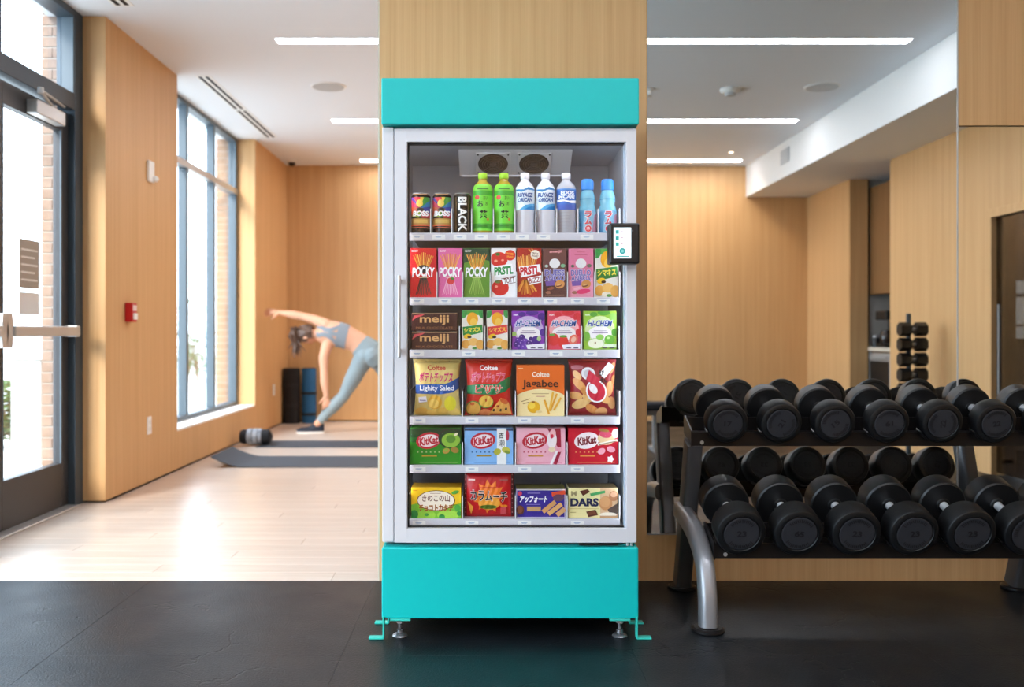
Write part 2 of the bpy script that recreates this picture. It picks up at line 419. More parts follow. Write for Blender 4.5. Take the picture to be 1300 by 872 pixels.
xs = [-2.53, -2.285, -1.37, -.458, .457, 1.372, 2.287, 3.202, 4.117, 4.5]; yy_ = [-6.8, -6.375, -5.46, -4.545, -3.63, -2.715, -1.80, -.885, -.0005]
for i in range(len(xs) - 1):
    for j in range(len(yy_) - 1): MB().box(xs[i] + .0003, xs[i + 1] - .0003, yy_[j] + .0003, yy_[j + 1] - .0003, -.010, 0, b=.0004, seg=1).build('tile', M['rubber'], floor)

# ---- ceiling
c = MB(); c.box(-2.6, 4.5, YF - .1, YB + .1, CEIL, CEIL + 0.12); ceiling = struct(c.build('ceiling', M['white_paint']), 'flat white ceiling')
c = MB(); c.box(2.9, 4.5, YF, 0.0, ZS, CEIL - .001); sof = struct(c.build('ceiling_soffit', M['soffit']), 'white dropped soffit along the right wall, seen in the mirror')

# ---- wood clad walls: a backing with separate panels
def clad(name, label, axis, pos, a0, a1, z0, z1, face, pw, thick, back, mats=('oak',)):
    """axis 'x': wall plane X=pos running in Y;  axis 'y': plane Y=pos running in X.  face = +1/-1 side the cladding looks to"""
    T = 0.018; m = MB()
    p0, p1 = sorted((pos - face * T, pos - face * thick))
    (m.box(p0, p1, a0, a1, z0, z1) if axis == 'x' else m.box(a0, a1, p0, p1, z0, z1))
    w = struct(m.build(name, back), label); n = max(1, round((a1 - a0) / pw)); st = (a1 - a0) / n
    q0, q1 = sorted((pos, pos - face * T))
    for i in range(n):
        u0 = a0 + i * st + (.0008 if i else 0); u1 = a0 + (i + 1) * st - (.0008 if i < n - 1 else 0)
        m = MB(); (m.box(q0, q1, u0, u1, z0, z1) if axis == 'x' else m.box(u0, u1, q0, q1, z0, z1)); m.build('panel', M[mats[0]], w)
    return w
dk = cm('#6d4f33', .8)
clad('wall_left', 'oak-clad wall pier between the entrance door and the studio window', 'x', XL, 1.758, 3.012, 0.012, CEIL, 1, 1.3, .24, dk)
clad('wall_left', 'oak-clad wall between the studio window and the back corner', 'x', XL, 5.338, YB, 0.012, CEIL, 1, 1.5, .24, dk)
clad('wall_left', 'oak-clad low wall under the studio window', 'x', XL, 3.012, 5.338, 0.012, 0.285, 1, 1.2, .24, dk)
clad('trim_1', 'oak return of the pier facing the gym beside the door', 'y', 1.74, -2.50, XL, 0.012, CEIL, -1, .5, .0175, dk)
clad('trim_2', 'oak reveal at the near side of the studio window', 'y', 3.03, -2.50, XL, 0.285, CEIL, 1, .5, .0175, dk)
clad('trim_3', 'oak reveal at the far side of the studio window', 'y', 5.32, -2.50, XL, 0.285, CEIL, -1, .5, .0175, dk)
clad('wall_back', 'oak-clad back wall of the studio', 'y', YB, XL, 2.0, 0.012, CEIL, -1, 1.22, .2, dk)
clad('wall_right', 'oak-clad right wall of the studio', 'x', 2.0, 0.2, YB, 0.012, CEIL, -1, 1.22, .15, dk)
m = MB()
for b in ((XL - .2, XL - .012, 1.76, YB + .012, -.03, .012), (XL - .2, 2.0, YB + .012, YB + .1, -.03, .012), (1.99, 2.1, .2, YB + .012, -.03, .012)): m.box(*b)
struct(m.build('baseboard_left', M['black_matt']), 'thin dark shadow gap under the studio walls')
# sill
m = MB(); m.box(-2.44, XL, 3.03, 5.32, 0.285, 0.30); struct(m.build('trim_4', M['sill']), 'white sill of the studio window')
# exterior brick skin with individual bricks in the two visible reveals
def brick_reveal(y0, y1, label, zb=0.0):
    m = MB(); m.box(-2.635, -2.51, y0 + .006, y1 - .006, zb, 3.2); w = struct(m.build('wall_left', M['mortar']), label)
    me = MB().box(-.001, .1255, 0, .012, 0, .055, b=.002, seg=1).mesh('brick'); me.materials.append(M['brick'])
    me2 = MB().box(-.001, .06, 0, .012, 0, .055, b=.002, seg=1).mesh('brick'); me2.materials.append(M['brick'])
    z = zb + 0.004; i = 0
    while z < 3.1:
        for yy in (y0, ) if label.startswith('pale brick reveal') else (y0,):
            if i % 2 == 0:
                o = bpy.data.objects.new('brick', me); C.objects.link(o); o.parent = w; o.location = (-2.636, yy, z)
            else:
                for xx in (-2.636, -2.573):
                    o = bpy.data.objects.new('brick', me2); C.objects.link(o); o.parent = w; o.location = (xx, yy, z)
        z += .064; i += 1
brick_reveal(1.742, 3.03, 'pale brick reveal of the outer wall seen through the entrance glazing')
brick_reveal(5.322, 7.0, 'pale brick reveal of the outer wall seen through the studio window')

# ---- mirror wall (plane Y=0): oak pier, mirrors, plinth, wood above the second mirror
clad('wall_middle', 'oak-clad pier behind the vending machine', 'y', 0.0, -0.448, 0.643, 0.0, CEIL, -1, 2.0, .2, dk)
clad('wall_middle', 'oak panels above the second mirror', 'y', 0.0, 1.909, XR + .02, 1.848, CEIL, -1, .9, .2, dk)
clad('wall_middle', 'oak plinth under the mirrors', 'y', 0.0, 0.643, XR + .02, 0.0, 0.186, -1, 1.6, .2, dk)
m = MB(); m.box(0.643, XR + .02, 0.02, 0.2, 0.186, CEIL); struct(m.build('wall_middle', dk), 'backing wall behind the mirrors')
m = MB(); m.box(-0.448, -0.442, -.001, .2, 0, CEIL); struct(m.build('trim_5', cm('#cfc4b2', .5)), 'pale metal corner edge of the oak pier')
def mirror(x0, x1, z0, z1, label):
    t = thing('wall_mirror', label, 'mirror', ((x0 + x1) / 2, 0, z0))
    m = MB(); m.box(x0, x1, 0.001, 0.006, z0, z1); m.build('mirror_glass', M['mirror'], t)
    m = MB(); m.box(x0, x1, 0.0065, 0.019, z0, z1); m.build('backing', M['black_matt'], t)
    m = MB(); m.box(x0, x1, -0.004, 0.006, z0 - .005, z0 - .0003); m.build('bottom_channel', M['silver'], t)
    return t
mt_ = mirror(0.645, 1.903, 0.1915, CEIL - .002, 'tall frameless wall mirror between the oak pier and the mirror joint')
mirror(1.9075, XR, 0.1915, 1.843, 'lower frameless wall mirror with oak panels above it')

MB().box(1.9033, 1.9072, -.002, .006, .188, CEIL - .002).build('joint_strip', M['silver'], mt_)

# ---- gym side (seen in the mirrors)
DY0, DY1 = -2.86, -1.9
clad('wall_right', 'oak-clad right wall of the gym with the glazed door, seen in the mirror', 'x', XR, -4.49, DY0, 0.0, ZS, -1, 1.7, .2, dk)
clad('wall_right', 'oak-clad right wall of the gym next to the mirrors', 'x', XR, DY1, 0.0, 0.0, ZS, -1, 1.0, .2, dk)
clad('wall_right', 'oak panel above the glazed door, seen in the mirror', 'x', XR, DY0, DY1, 1.87, ZS, -1, 2.0, .2, dk)
clad('wall_right', 'oak-clad wall beyond the kitchenette, seen in the mirror', 'x', 3.59, YF, -5.5685, 0.0, ZS, -1, 1.3, .2, dk)
clad('wall_right', 'oak end face beside the kitchenette, seen in the mirror', 'y', -5.55, 3.59, 3.77, 0.0, ZS, 1, .5, .0175, dk)
clad('wall_front', 'oak-clad far wall of the gym, seen in the mirror', 'y', YF, XG, 3.59, 0.0, CEIL, 1, 1.25, .2, dk)
m = MB(); m.box(4.25, 4.4, YF, -4.3, 0, ZS); m.box(3.77, 4.25, -5.75, -5.58, 0, ZS); m.box(3.74, 4.25, -4.49, -4.35, 0, ZS)
struct(m.build('wall_right', cm('#a8a29c', .8)), 'grey painted walls of the kitchenette recess, seen in the mirror')
# glazed door in the right wall (door_2) with a dim room behind
m = MB()
for b in ((XR - .01, XR + .09, DY0, DY0 + .06, 0, 1.87), (XR - .01, XR + .09, DY1 - .06, DY1, 0, 1.87), (XR - .01, XR + .09, DY0 + .06, DY1 - .06, 1.81, 1.87)): m.box(*b, b=.003)
d2 = struct(m.build('door_2', M['oak']), 'glazed door with an oak frame in the right wall, seen in the mirror')
m = MB(); m.box(XR + .03, XR + .04, DY0 + .06, DY1 - .06, 0.02, 1.81); m.build('pane', M['tint_glass'], d2)
m = MB(); m.box(XR + .025, XR + .045, DY0 + .08, DY0 + .095, .5, 1.2); m.build('pull_bar', M['silver'], d2)
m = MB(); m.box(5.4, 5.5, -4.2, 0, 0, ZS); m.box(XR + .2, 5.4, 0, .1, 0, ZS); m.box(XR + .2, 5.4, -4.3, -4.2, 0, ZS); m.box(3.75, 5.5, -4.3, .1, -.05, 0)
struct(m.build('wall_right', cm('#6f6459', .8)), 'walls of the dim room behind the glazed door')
t = thing('wall_screen', 'pale lit wall screen in the dim room behind the glazed door', 'screen', (4.75, -4.18, .9))
m = MB(); m.box(4.27, 5.23, -4.198, -4.16, .93, 1.46, b=.006); m.build('bezel', M['black_plastic'], t)
m = MB(); m.box(4.29, 5.21, -4.161, -4.156, .95, 1.44); m.build('display', mat('screen_pale', '#c9dbe2', .4, emit=.9), t)
m = MB(); m.box(4.34, 4.75, -4.157, -4.154, 1.30, 1.33); m.box(4.34, 4.9, -4.157, -4.154, 1.05, 1.07); m.build('screen_rows', cm('#56626a'), t)

# ---- door_1: glazed entrance double door, transoms, curtain wall towards the camera
def leaf(y0, y1, hinge, n):
    """door leaf in plane XG"""
    x0, x1 = XG - .05, XG
    m = MB()
    for b in ((x0, x1, y0, y0 + .085, .012, 2.27), (x0, x1, y1 - .085, y1, .012, 2.27), (x0, x1, y0 + .085, y1 - .085, .012, .262), (x0, x1, y0 + .085, y1 - .085, 2.155, 2.27)): m.box(*b, b=.003)
    d = struct(m.build('door_1', M['door_metal']), n); ORG[d] = Vector((0, 0, 0))
    m = MB(); m.box(XG - .03, XG - .022, y0 + .085, y1 - .085, .262, 2.155); m.build('pane', M['glass'], d)
    # glazing bead bright edge
    m = MB()
    for b in ((x1 - .006, x1 + .002, y1 - .097, y1 - .085, .262, 2.155), (x1 - .006, x1 + .002, y0 + .085, y0 + .097, .262, 2.155)): m.box(*b)
    m.build('glazing_bead', M['frame'], d)
    hy = y1 if hinge > 0 else y0; ly = y0 if hinge > 0 else y1; s = -hinge
    m = MB(); m.box(XG + .045, XG + .085, min(hy + s * .03, ly - s * .056), max(hy + s * .03, ly - s * .056), .985, 1.04, b=.006)
    bar = m.build('panic_bar', M['silver'], d)
    m = MB(); q = ly + s * -.02
    m.prism([(q - .022, .93), (q + .022, .93), (q + .034, 1.01), (q + .022, 1.10), (q - .022, 1.10), (q - .034, 1.01)], 'x', XG + .001, XG + .075); m.build('latch_housing', M['silver'], d)
    m = MB(); m.box(XG + .001, XG + .075, hy + s * .035 - .02, hy + s * .035 + .02, .98, 1.045, b=.004); m.build('bar_bracket', M['silver'], d)
    m = MB(); a, b_ = sorted((hy + s * .17, hy + s * .50)); m.box(XG + .001, XG + .062, a, b_, 2.16, 2.235, b=.005); m.build('door_closer', M['silver'], d)
    m = MB(); e = hy + s * .26; g = hy + s * .55
    m.tube([(XG + .035, e, 2.24), (XG + .10, g, 2.262)], .008, 8); m.tube([(XG + .10, g, 2.268), (XG + .02, hy + s * .10, 2.285)], .009, 8)
    m.cyl((XG + .035, e, 2.225), (XG + .035, e, 2.255), .016); m.cyl((XG + .10, g, 2.25), (XG + .10, g, 2.28), .016); m.build('closer_arm', M['silver'], d)
    # outside pull handle
    q = ly - s * .14
    m = MB(); m.tube([(XG - .055, q, .88), (XG - .10, q, .90), (XG - .12, q, .95), (XG - .12, q, 1.10), (XG - .10, q, 1.14), (XG - .055, q, 1.16)], .012, 10); m.build('pull_handle', M['silver'], d)
    return d
D1 = leaf(.80, 1.63, 1, 'dark bronze glazed entrance door with a panic bar, next to the oak pier')
leaf(-.04, .79, -1, 'second leaf of the glazed entrance door, towards the camera')
# paper notice on the glass
m = MB(); m.box(XG - .0215, XG - .0205, 1.10, 1.32, 1.24, 1.50, 0); m.box(XG - .0215, XG - .0205, 1.10, 1.32, 1.10, 1.22, 1)
for k in range(5): m.box(XG - .0204, XG - .0201, 1.12, 1.30 - .03 * (k % 2), 1.28 + k * .04, 1.29 + k * .04, 1)
nt_ = m.build('door_notice', [cm('#9a8f83'), cm('#d9d4cf')]); tag(nt_, 'brownish notice with pale lines stuck on the entrance door glass', 'notice')
def bars(name, label, items, m_, parent=None):
    m = MB()
    for b in items: m.box(*b, b=.003)
    o = m.build(name, m_, parent)
    return struct(o, label) if parent is None else o
fx0, fx1 = -2.50, -2.39
fr = bars('window_1', 'dark metal frame with a glazed transom around the entrance door', [(fx0, fx1, 1.632, 1.735, 0, CEIL), (fx0, fx1, -.15, -.05, 0, CEIL), (fx0, fx1, -.05, 1.632, 2.29, 2.385), (fx0, fx1, -.05, 1.632, 2.83, CEIL)], M['frame_dark'])
m = MB(); m.box(-2.475, -2.467, -.05, 1.632, 2.385, 2.83); m.build('pane', M['glass'], fr)
bars('mullion', '', [(-2.495, -2.40, .765, .825, 2.386, 2.829)], M['frame'], fr)
bars('frame_lining', '', [(-2.462, -2.392, 1.612, 1.6315, 2.386, 2.829)], M['frame'], fr)
m = MB(); m.box(-2.50, -2.36, -.05, 1.63, 0.0, 0.011, b=.003, seg=1); struct(m.build('trim_6', M['silver']), 'aluminium threshold of the entrance door')
# curtain wall behind the camera side
ys = [-6.8 + i * 1.33 for i in range(6)]
it = [(fx0, fx1 - .03, y - .03, y + .03, 0, CEIL) for y in ys[:-1]] + [(fx0, fx1 - .03, -6.8, -.15, z0, z1) for z0, z1 in ((0, .12), (2.33, 2.39), (2.81, CEIL))]
fr = bars('window_2', 'metal framed glazing of the gym towards the camera', it, M['frame'])
m = MB(); m.box(-2.475, -2.467, -6.8, -.15, .12, 2.81); m.build('pane', M['glass'], fr)
# studio window
y0, y1 = 3.03, 5.32
fr = struct(MB().box(-2.50, -2.43, y0, y1, .30, .335, b=.003).box(-2.50, -2.43, y0, y1, 2.835, CEIL, b=.003).build('window_3', M['frame']), 'tall metal framed studio window beside the yoga mats')
for y in (3.045, 3.80, 4.56, 5.29): MB().box(-2.50, -2.431, y - .028, y + .028, .335, 2.835, b=.003).build('mullion', M['frame'], fr)
MB().box(-2.50, -2.425, y0, y1, 2.33, 2.385, b=.003).build('transom', M['silver'], fr)
ORG[fr] = Vector((0, 0, 0))
for a, b in ((3.073, 3.772), (3.828, 4.532), (4.588, 5.262)):
    MB().box(-2.478, -2.47, a, b, .335, 2.33).build('pane', M['glass'], fr); MB().box(-2.478, -2.47, a, b, 2.385, 2.835).build('pane', M['glass'], fr)

# ---- outside
m = MB(); m.box(-40, -2.62, -25, 40, -.14, -.04); struct(m.build('ground', M['paving']), 'pale paving outside the windows')
t = thing('building', 'pale building across the street, seen through the glazing', 'building', (-22, 12, 0))
MB().box(-26, -22, 2, 34, -.04, 7).build('facade', M['render_wall'], t)
for i in range(7):
    for z in (1.0, 4.2):
        fw = MB().box(-22.02, -21.95, 4 + i * 4.2, 6 + i * 4.2, z, z + 1.7).build('window', M['frame'], t)
        ORG[fw] = ORG[t]; MB().box(-21.96, -21.94, 4.1 + i * 4.2, 5.9 + i * 4.2, z + .1, z + 1.6).build('pane', cm('#8fa3ae', .1), fw)
t = thing('planter_wall', 'pale low wall outside the entrance door', 'wall', (-3.64, 3.8, -.04))
MB().box(-3.76, -3.52, 3.6, 4.0, -.04, .79, b=.01).build('wall_body', M['render_wall'], t)
MB().box(-3.79, -3.49, 3.57, 4.03, .79, .83, b=.005).build('coping', cm('#dcdad6', .8), t)
def shrub(x, y, r, h, label, seed):
    rn = random.Random(seed); t = thing('shrub', label, 'shrub', (x, y, -.04)); m = MB()
    for k in range(5): m.tube([(x, y, -.04), (x + rn.uniform(-.3, .3) * r, y + rn.uniform(-.3, .3) * r, h * .75)], [.02, .006], 6)
    m.build('stem', M['bark'], t); m = MB()
    for k in range(900):
        a, b, c = rn.gauss(0, .5), rn.gauss(0, .5), rn.uniform(.1, 1)
        p = Vector((x + a * r, y + b * r, h * c)); q = Matrix.Translation(p) @ Matrix.Rotation(rn.uniform(0, 6.3), 4, 'Z') @ Matrix.Rotation(rn.uniform(-1, 1), 4, 'X')
        s = .05; m.add([(-s, 0, 0), (0, -s * .4, 0.01), (s, 0, 0), (0, s * .4, 0.01)], [(0, 1, 2, 3)], 0, False, q)
    o = m.build('foliage', M['leaf'], t); o['kind'] = 'stuff'; return t
shrub(-4.32, 4.75, .28, .55, 'small green shrub outside the entrance door', 1)
shrub(-6.75, 17.4, .9, 1.75, 'green shrub outside seen through the studio window', 2)
shrub(-6.1, 16.0, .6, 1.0, 'lower green shrub outside seen through the studio window', 3)

# ---- ceiling fixtures
def strip(y, x0, x1, label, grp):
    t = thing('strip_light', label, 'ceiling light', ((x0 + x1) / 2, y, CEIL), grp)
    MB().box(x0, x1, y - .048, y + .048, CEIL - .004, CEIL - .0005).build('diffuser', M['lamp'], t)
    MB().box(x0 - .006, x1 + .006, y - .054, y - .0485, CEIL - .006, CEIL - .0003).box(x0 - .006, x1 + .006, y + .0485, y + .054, CEIL - .006, CEIL - .0003).box(x0 - .006, x0 - .0005, y - .0485, y + .0485, CEIL - .006, CEIL - .0003).box(x1 + .0005, x1 + .006, y - .0485, y + .0485, CEIL - .006, CEIL - .0003).build('rim', M['white_plastic'], t)
g1, g2 = 'strip lights over the studio', 'strip lights over the gym'
strip(2.20, -1.35, 1.6, 'linear ceiling light of the studio nearest the vending machine', g1)
strip(4.50, -1.376, 1.6, 'middle linear ceiling light of the studio', g1)
strip(6.45, -1.39, 1.6, 'linear ceiling light of the studio by its back wall', g1)
strip(-2.20, -1.2, 2.69, 'linear ceiling light of the gym nearest the mirror', g2)
strip(-4.50, -1.2, 2.72, 'middle linear ceiling light of the gym, seen in the mirror', g2)
strip(-6.45, -1.2, 2.75, 'linear ceiling light by the far gym wall, seen in the mirror', g2)
def slot(y0, y1, label):
    t = thing('slot_diffuser', label, 'air vent', (-2.075, (y0 + y1) / 2, CEIL), 'slot diffusers along the window side')
    MB().box(-2.135, -2.02, y0, y1, CEIL - .003, CEIL - .0004).build('frame', M['white_plastic'], t)
    for x in (-2.105, -2.055): MB().box(x - .012, x + .012, y0 + .02, y1 - .02, CEIL - .0045, CEIL - .003).build('slot', M['black_matt'], t)
slot(.35, 1.56, 'white slot air diffuser over the entrance door'); slot(3.03, 4.07, 'white slot air diffuser over the near half of the studio window'); slot(4.10, 5.22, 'white slot air diffuser over the far half of the studio window')
def disc(x, y, label):
    t = thing('ceiling_speaker', label, 'speaker', (x, y, CEIL))
    MB().lathe([(.135, CEIL - .0004), (.132, CEIL - .006), (.122, CEIL - .007)], 'z', (x, y, 0), 40).build('rim', M['white_plastic'], t)
    MB().lathe([(.12, CEIL - .0071), (.118, CEIL - .0095)], 'z', (x, y, 0), 40).build('grille', M['grey_plastic'], t)
disc(-1.215, 3.34, 'round grey ceiling speaker over the studio'); disc(2.54, -3.35, 'round grey ceiling speaker over the gym, seen in the mirror')
t = thing('smoke_detector', 'white smoke detector on the gym ceiling, seen in the mirror', 'smoke detector', (1.855, -3.41, CEIL))
MB().lathe([(.075, CEIL - .0004), (.075, CEIL - .018), (.06, CEIL - .032)], 'z', (1.855, -3.41, 0), 32).build('base', M['white_plastic'], t)
MB().lathe([(.045, CEIL - .0321), (.04, CEIL - .05), (.02, CEIL - .056)], 'z', (1.855, -3.41, 0), 24).build('sensor', M['grey_plastic'], t)
t = thing('sprinkler', 'small sprinkler head on the gym ceiling close to the oak pier, seen in the mirror', 'sprinkler', (1.235, -3.41, CEIL))
MB().lathe([(.04, CEIL - .0004), (.036, CEIL - .01), (.015, CEIL - .014), (.013, CEIL - .045)], 'z', (1.235, -3.41, 0), 20).build('collar', M['white_plastic'], t)
MB().lathe([(.006, CEIL - .0451), (.022, CEIL - .055), (.022, CEIL - .058)], 'z', (1.235, -3.41, 0), 16).build('deflector', M['silver'], t)
def downlight(x, y, aim, label):
    t = thing('downlight', label, 'ceiling light', (x, y, CEIL), 'wall-wash downlights')
    MB().lathe([(.035, CEIL - .0004), (.033, CEIL - .005), (.020, CEIL - .005)], 'z', (x, y, 0), 24).build('trim_ring', M['white_plastic'], t)
    MB().lathe([(.019, CEIL - .0052), (.016, CEIL - .0062)], 'z', (x, y, 0), 20).build('bulb', M['bulb'], t)
    l = bpy.data.lights.new('downlight_lamp', 'SPOT'); l.energy = WASH_E; l.color = (1.0, .84, .64); l.spot_size = R(115); l.spot_blend = .9; l.shadow_soft_size = .03
    o = bpy.data.objects.new('downlight_lamp', l); C.objects.link(o); o.location = (x, y, CEIL - .03)
    o.rotation_euler = (Vector((0, aim, -1.15))).to_track_quat('-Z', 'Y').to_euler()
for x, lb in ((2.52, 'tiny round downlight near the far gym wall and the soffit, seen in the mirror'), (1.45, 'second round downlight by the far gym wall'), (.2, 'third round downlight by the far gym wall'), (-1.1, 'fourth round downlight by the far gym wall, window side')): downlight(x, -5.97, -.6, lb)
for x, lb in ((-.25, 'round downlight by the studio back wall behind the pier'), (1.1, 'round downlight by the studio back wall, right side')): downlight(x, 5.97, .6, lb)
t = thing('wall_vent', 'small square air grille on the white soffit, seen in the mirror', 'air vent', (2.9, -5.39, 2.72))
MB().box(2.89, 2.8996, -5.52, -5.26, 2.65, 2.79, b=.002).build('frame', M['grey_plastic'], t)
for k in range(6): MB().box(2.886, 2.8898, -5.5, -5.28, 2.662 + k * .021, 2.672 + k * .021).build('slat', M['grey_plastic'], t)
t = thing('security_camera', 'small dark dome camera in the back left corner of the studio ceiling', 'camera', (-2.14, 6.45, CEIL))
MB().lathe([(.05, CEIL - .0004), (.05, CEIL - .025)], 'z', (-2.14, 6.45, 0), 24).build('base', M['white_plastic'], t)
MB().lathe([(.042, CEIL - .0252), (.038, CEIL - .045), (.022, CEIL - .06), (.004, CEIL - .066)], 'z', (-2.14, 6.45, 0), 24).build('dome', M['black_plastic'], t)

# ---- on the left wall
t = thing('wall_sensor', 'white occupancy sensor high on the oak pier', 'sensor', (XL, 2.47, 2.076))
MB().box(XL + .0003, XL + .02, 2.41, 2.51, 2.005, 2.145, b=.006).build('plate', M['white_plastic'], t)
MB().lathe([(.022, XL + .0202), (.02, XL + .04), (.008, XL + .052)], 'x', (0, 2.49, 2.03), 20).build('lens', M['white_plastic'], t)
t = thing('fire_alarm', 'red fire alarm pull station on the oak pier', 'fire alarm', (XL, 2.08, 1.127))
MB().box(XL + .0003, XL + .045, 2.035, 2.125, 1.07, 1.19, b=.006).build('body', M['red_plastic'], t)
MB().box(XL + .0455, XL + .055, 2.05, 2.11, 1.085, 1.125, b=.003).build('pull_bar', M['white_plastic'], t)
MB().box(XL + .0455, XL + .048, 2.05, 2.11, 1.14, 1.175).build('plate', cm('#e8d6d6'), t)
for yy, zz, lb in ((2.45, .385, 'white wall socket low on the oak pier'), (6.1, .393, 'white wall socket in the back left corner of the studio')):
    t = thing('wall_socket', lb, 'socket', (XL, yy, zz), 'wall sockets')
    MB().box(XL + .0003, XL + .008, yy - .036, yy + .036, zz - .058, zz + .058, b=.003).build('plate', M['white_plastic'], t)
    for dz in (-.022, .022): MB().box(XL + .0082, XL + .0105, yy - .016, yy + .016, zz + dz - .013, zz + dz + .013, b=.001, seg=1).build('outlet', cm('#dcdcd8'), t)

# ---- studio things
def ymat(x0, x1, y0, y1, label, curl):
    """mat with its left end curling up"""
    T = .007; prof = []
    if curl:
        for k in range(9):
            a = k / 8; prof.append((x0 + .23 * a, .075 * (1 - a) ** 1.6))
    else: prof.append((x0, 0)); prof.append((x0 + .3, 0))
    prof.append((x1, 0))
    poly = [(x, z + .001) for x, z in prof] + [(x, z + T) for x, z in prof[::-1]]
    m = MB(); m.prism(poly, 'y', y0, y1)
    return tag(m.build('yoga_mat', M['mat_grey']), label, 'yoga mat', 'yoga mats on the studio floor')
ymat(-2.06, -.30, 3.17, 3.78, 'grey yoga mat with a curled up left end, nearer one on the studio floor', True)
ymat(-2.02, -.30, 4.36, 4.86, 'flat grey yoga mat with a black bag on its end, farther one', False)
t = thing('gym_bag', 'black rolled bag with a grey towel on the end of the farther yoga mat', 'bag', (-2.05, 4.55, .0085))
m = MB(); m.lathe([(.02, -2.19), (.055, -2.185), (.066, -2.16), (.064, -2.07), (.067, -1.97), (.06, -1.93), (.03, -1.922)], 'x', (0, 4.5, .0815), 24, sy=.98); m.build('body', M['cloth_black'], t)
m = MB(); m.lathe([(.03, -2.12), (.05, -2.11), (.055, -2.03), (.05, -1.95), (.02, -1.935)], 'x', (0, 4.628, .0635), 20, sy=.95); m.build('rolled_end', M['mat_dark'], t)
m = MB()
for i, (xa, xb) in enumerate(((-2.13, -2.07), (-2.08, -2.02), (-2.03, -1.985))): m.lathe([(.04, xa), (.0705, xa + .01), (.0715, (xa + xb) / 2), (.0705, xb - .01), (.04, xb)], 'x', (0, 4.497, .0822), 24, sy=1.0)
m.build('towel', M['towel'], t)
def roll(x, y, r, h, mt, label, straps):
    t = thing('rolled_mat', label, 'rolled mat', (x, y, 0), 'rolled mats standing in the studio corner')
    m = MB(); m.lathe([(r * .95, .001), (r, .006), (r, h - .006), (r * .95, h)], 'z', (x, y, 0), 40)
    m.build('roll', mt, t); m = MB()
    pts = []; tn = 4.2
    for k in range(90):
        a = 2 * math.pi * tn * k / 89; q = r * (.12 + .80 * k / 89); pts.append((x + q * math.cos(a), y + q * math.sin(a), h + .0025))
    m.tube(pts, .0028, 4); m.build('spiral_edge', cm('#0a0a0b'), t)
    for z in straps: MB().lathe([(r + .0005, z - .014), (r + .004, z - .013), (r + .004, z + .013), (r + .0005, z + .014)], 'z', (x, y, 0), 40).build('strap', M['black_matt'], t)
roll(-2.162, 6.55, .094, .60, M['mat_dark'], 'thick black rolled mat standing in the studio corner', (.2, .42))
roll(-1.978, 6.58, .080, .60, M['mat_blue'], 'blue rolled mat with two black straps standing in the studio corner', (.10, .33))
# ================================================================== KITCHENETTE, BENCH AND DUMBBELL TOWER (seen in the mirror)
t = thing('wall_cabinet', 'dark oak wall cabinet over the kitchenette counter', 'cabinet', (4.0, -5.03, 1.374))
MB().box(3.82, 4.249, -5.575, -4.495, 1.374, 2.44).build('body', M['oak_dark'], t)
for a, b in ((-5.572, -5.04), (-5.035, -4.498)): MB().box(3.80, 3.8195, a, b, 1.376, 2.438, b=.002, seg=1).build('door', M['oak_dark'], t)
t = thing('base_cabinet', 'dark base cabinet of the kitchenette', 'cabinet', (4.0, -5.03, 0))
MB().box(3.82, 4.249, -5.575, -4.495, 0, .815).build('body', M['oak_dark'], t)
d = MB().box(3.80, 3.8195, -5.035, -4.498, .08, .81, b=.002, seg=1).build('door', M['oak_dark'], t); MB().box(3.782, 3.7998, -5.01, -4.995, .5, .7).build('handle', M['silver'], d)
MB().box(3.775, 4.249, -5.578, -4.492, .8155, .853, b=.004).build('counter_top', cm('#d8cdbb', .35), t)
t = thing('wine_cooler', 'black built-in cooler with a steel frame under the kitchenette counter', 'cooler', (3.8, -5.3, 0))
MB().box(3.785, 3.7995, -5.56, -5.05, .06, .80, b=.003).build('frame', M['silver'], t)
MB().box(3.78, 3.7848, -5.52, -5.09, .10, .72).build('glass_door', M['black_plastic'], t)
MB().box(3.76, 3.7798, -5.50, -5.11, .745, .765).build('handle', M['silver'], t)
t = thing('coffee_machine', 'black coffee machine on the kitchenette counter', 'coffee machine', (3.95, -5.25, .853))
MB().box(3.79, 4.02, -5.42, -5.18, .854, .89, b=.008).box(3.91, 4.02, -5.42, -5.18, .89, 1.12, b=.008).build('body', M['black_plastic'], t)
MB().box(3.79, 4.02, -5.43, -5.17, 1.121, 1.21, b=.015).build('head', M['black_plastic'], t)
MB().lathe([(.05, .891), (.062, .93), (.055, 1.0), (.04, 1.02)], 'z', (3.85, -5.30, 0), 24).build('jug', cm('#2b211c', .1), t)
t = thing('canister', 'small dark canister beside the coffee machine', 'canister', (3.83, -5.50, .853))
MB().lathe([(.035, .8535), (.036, .94), (.03, .95)], 'z', (3.83, -5.50, 0), 20).build('body', M['black_plastic'], t)
MB().lathe([(.033, .9502), (.03, .965), (.008, .975)], 'z', (3.83, -5.50, 0), 20).build('lid', M['silver'], t)

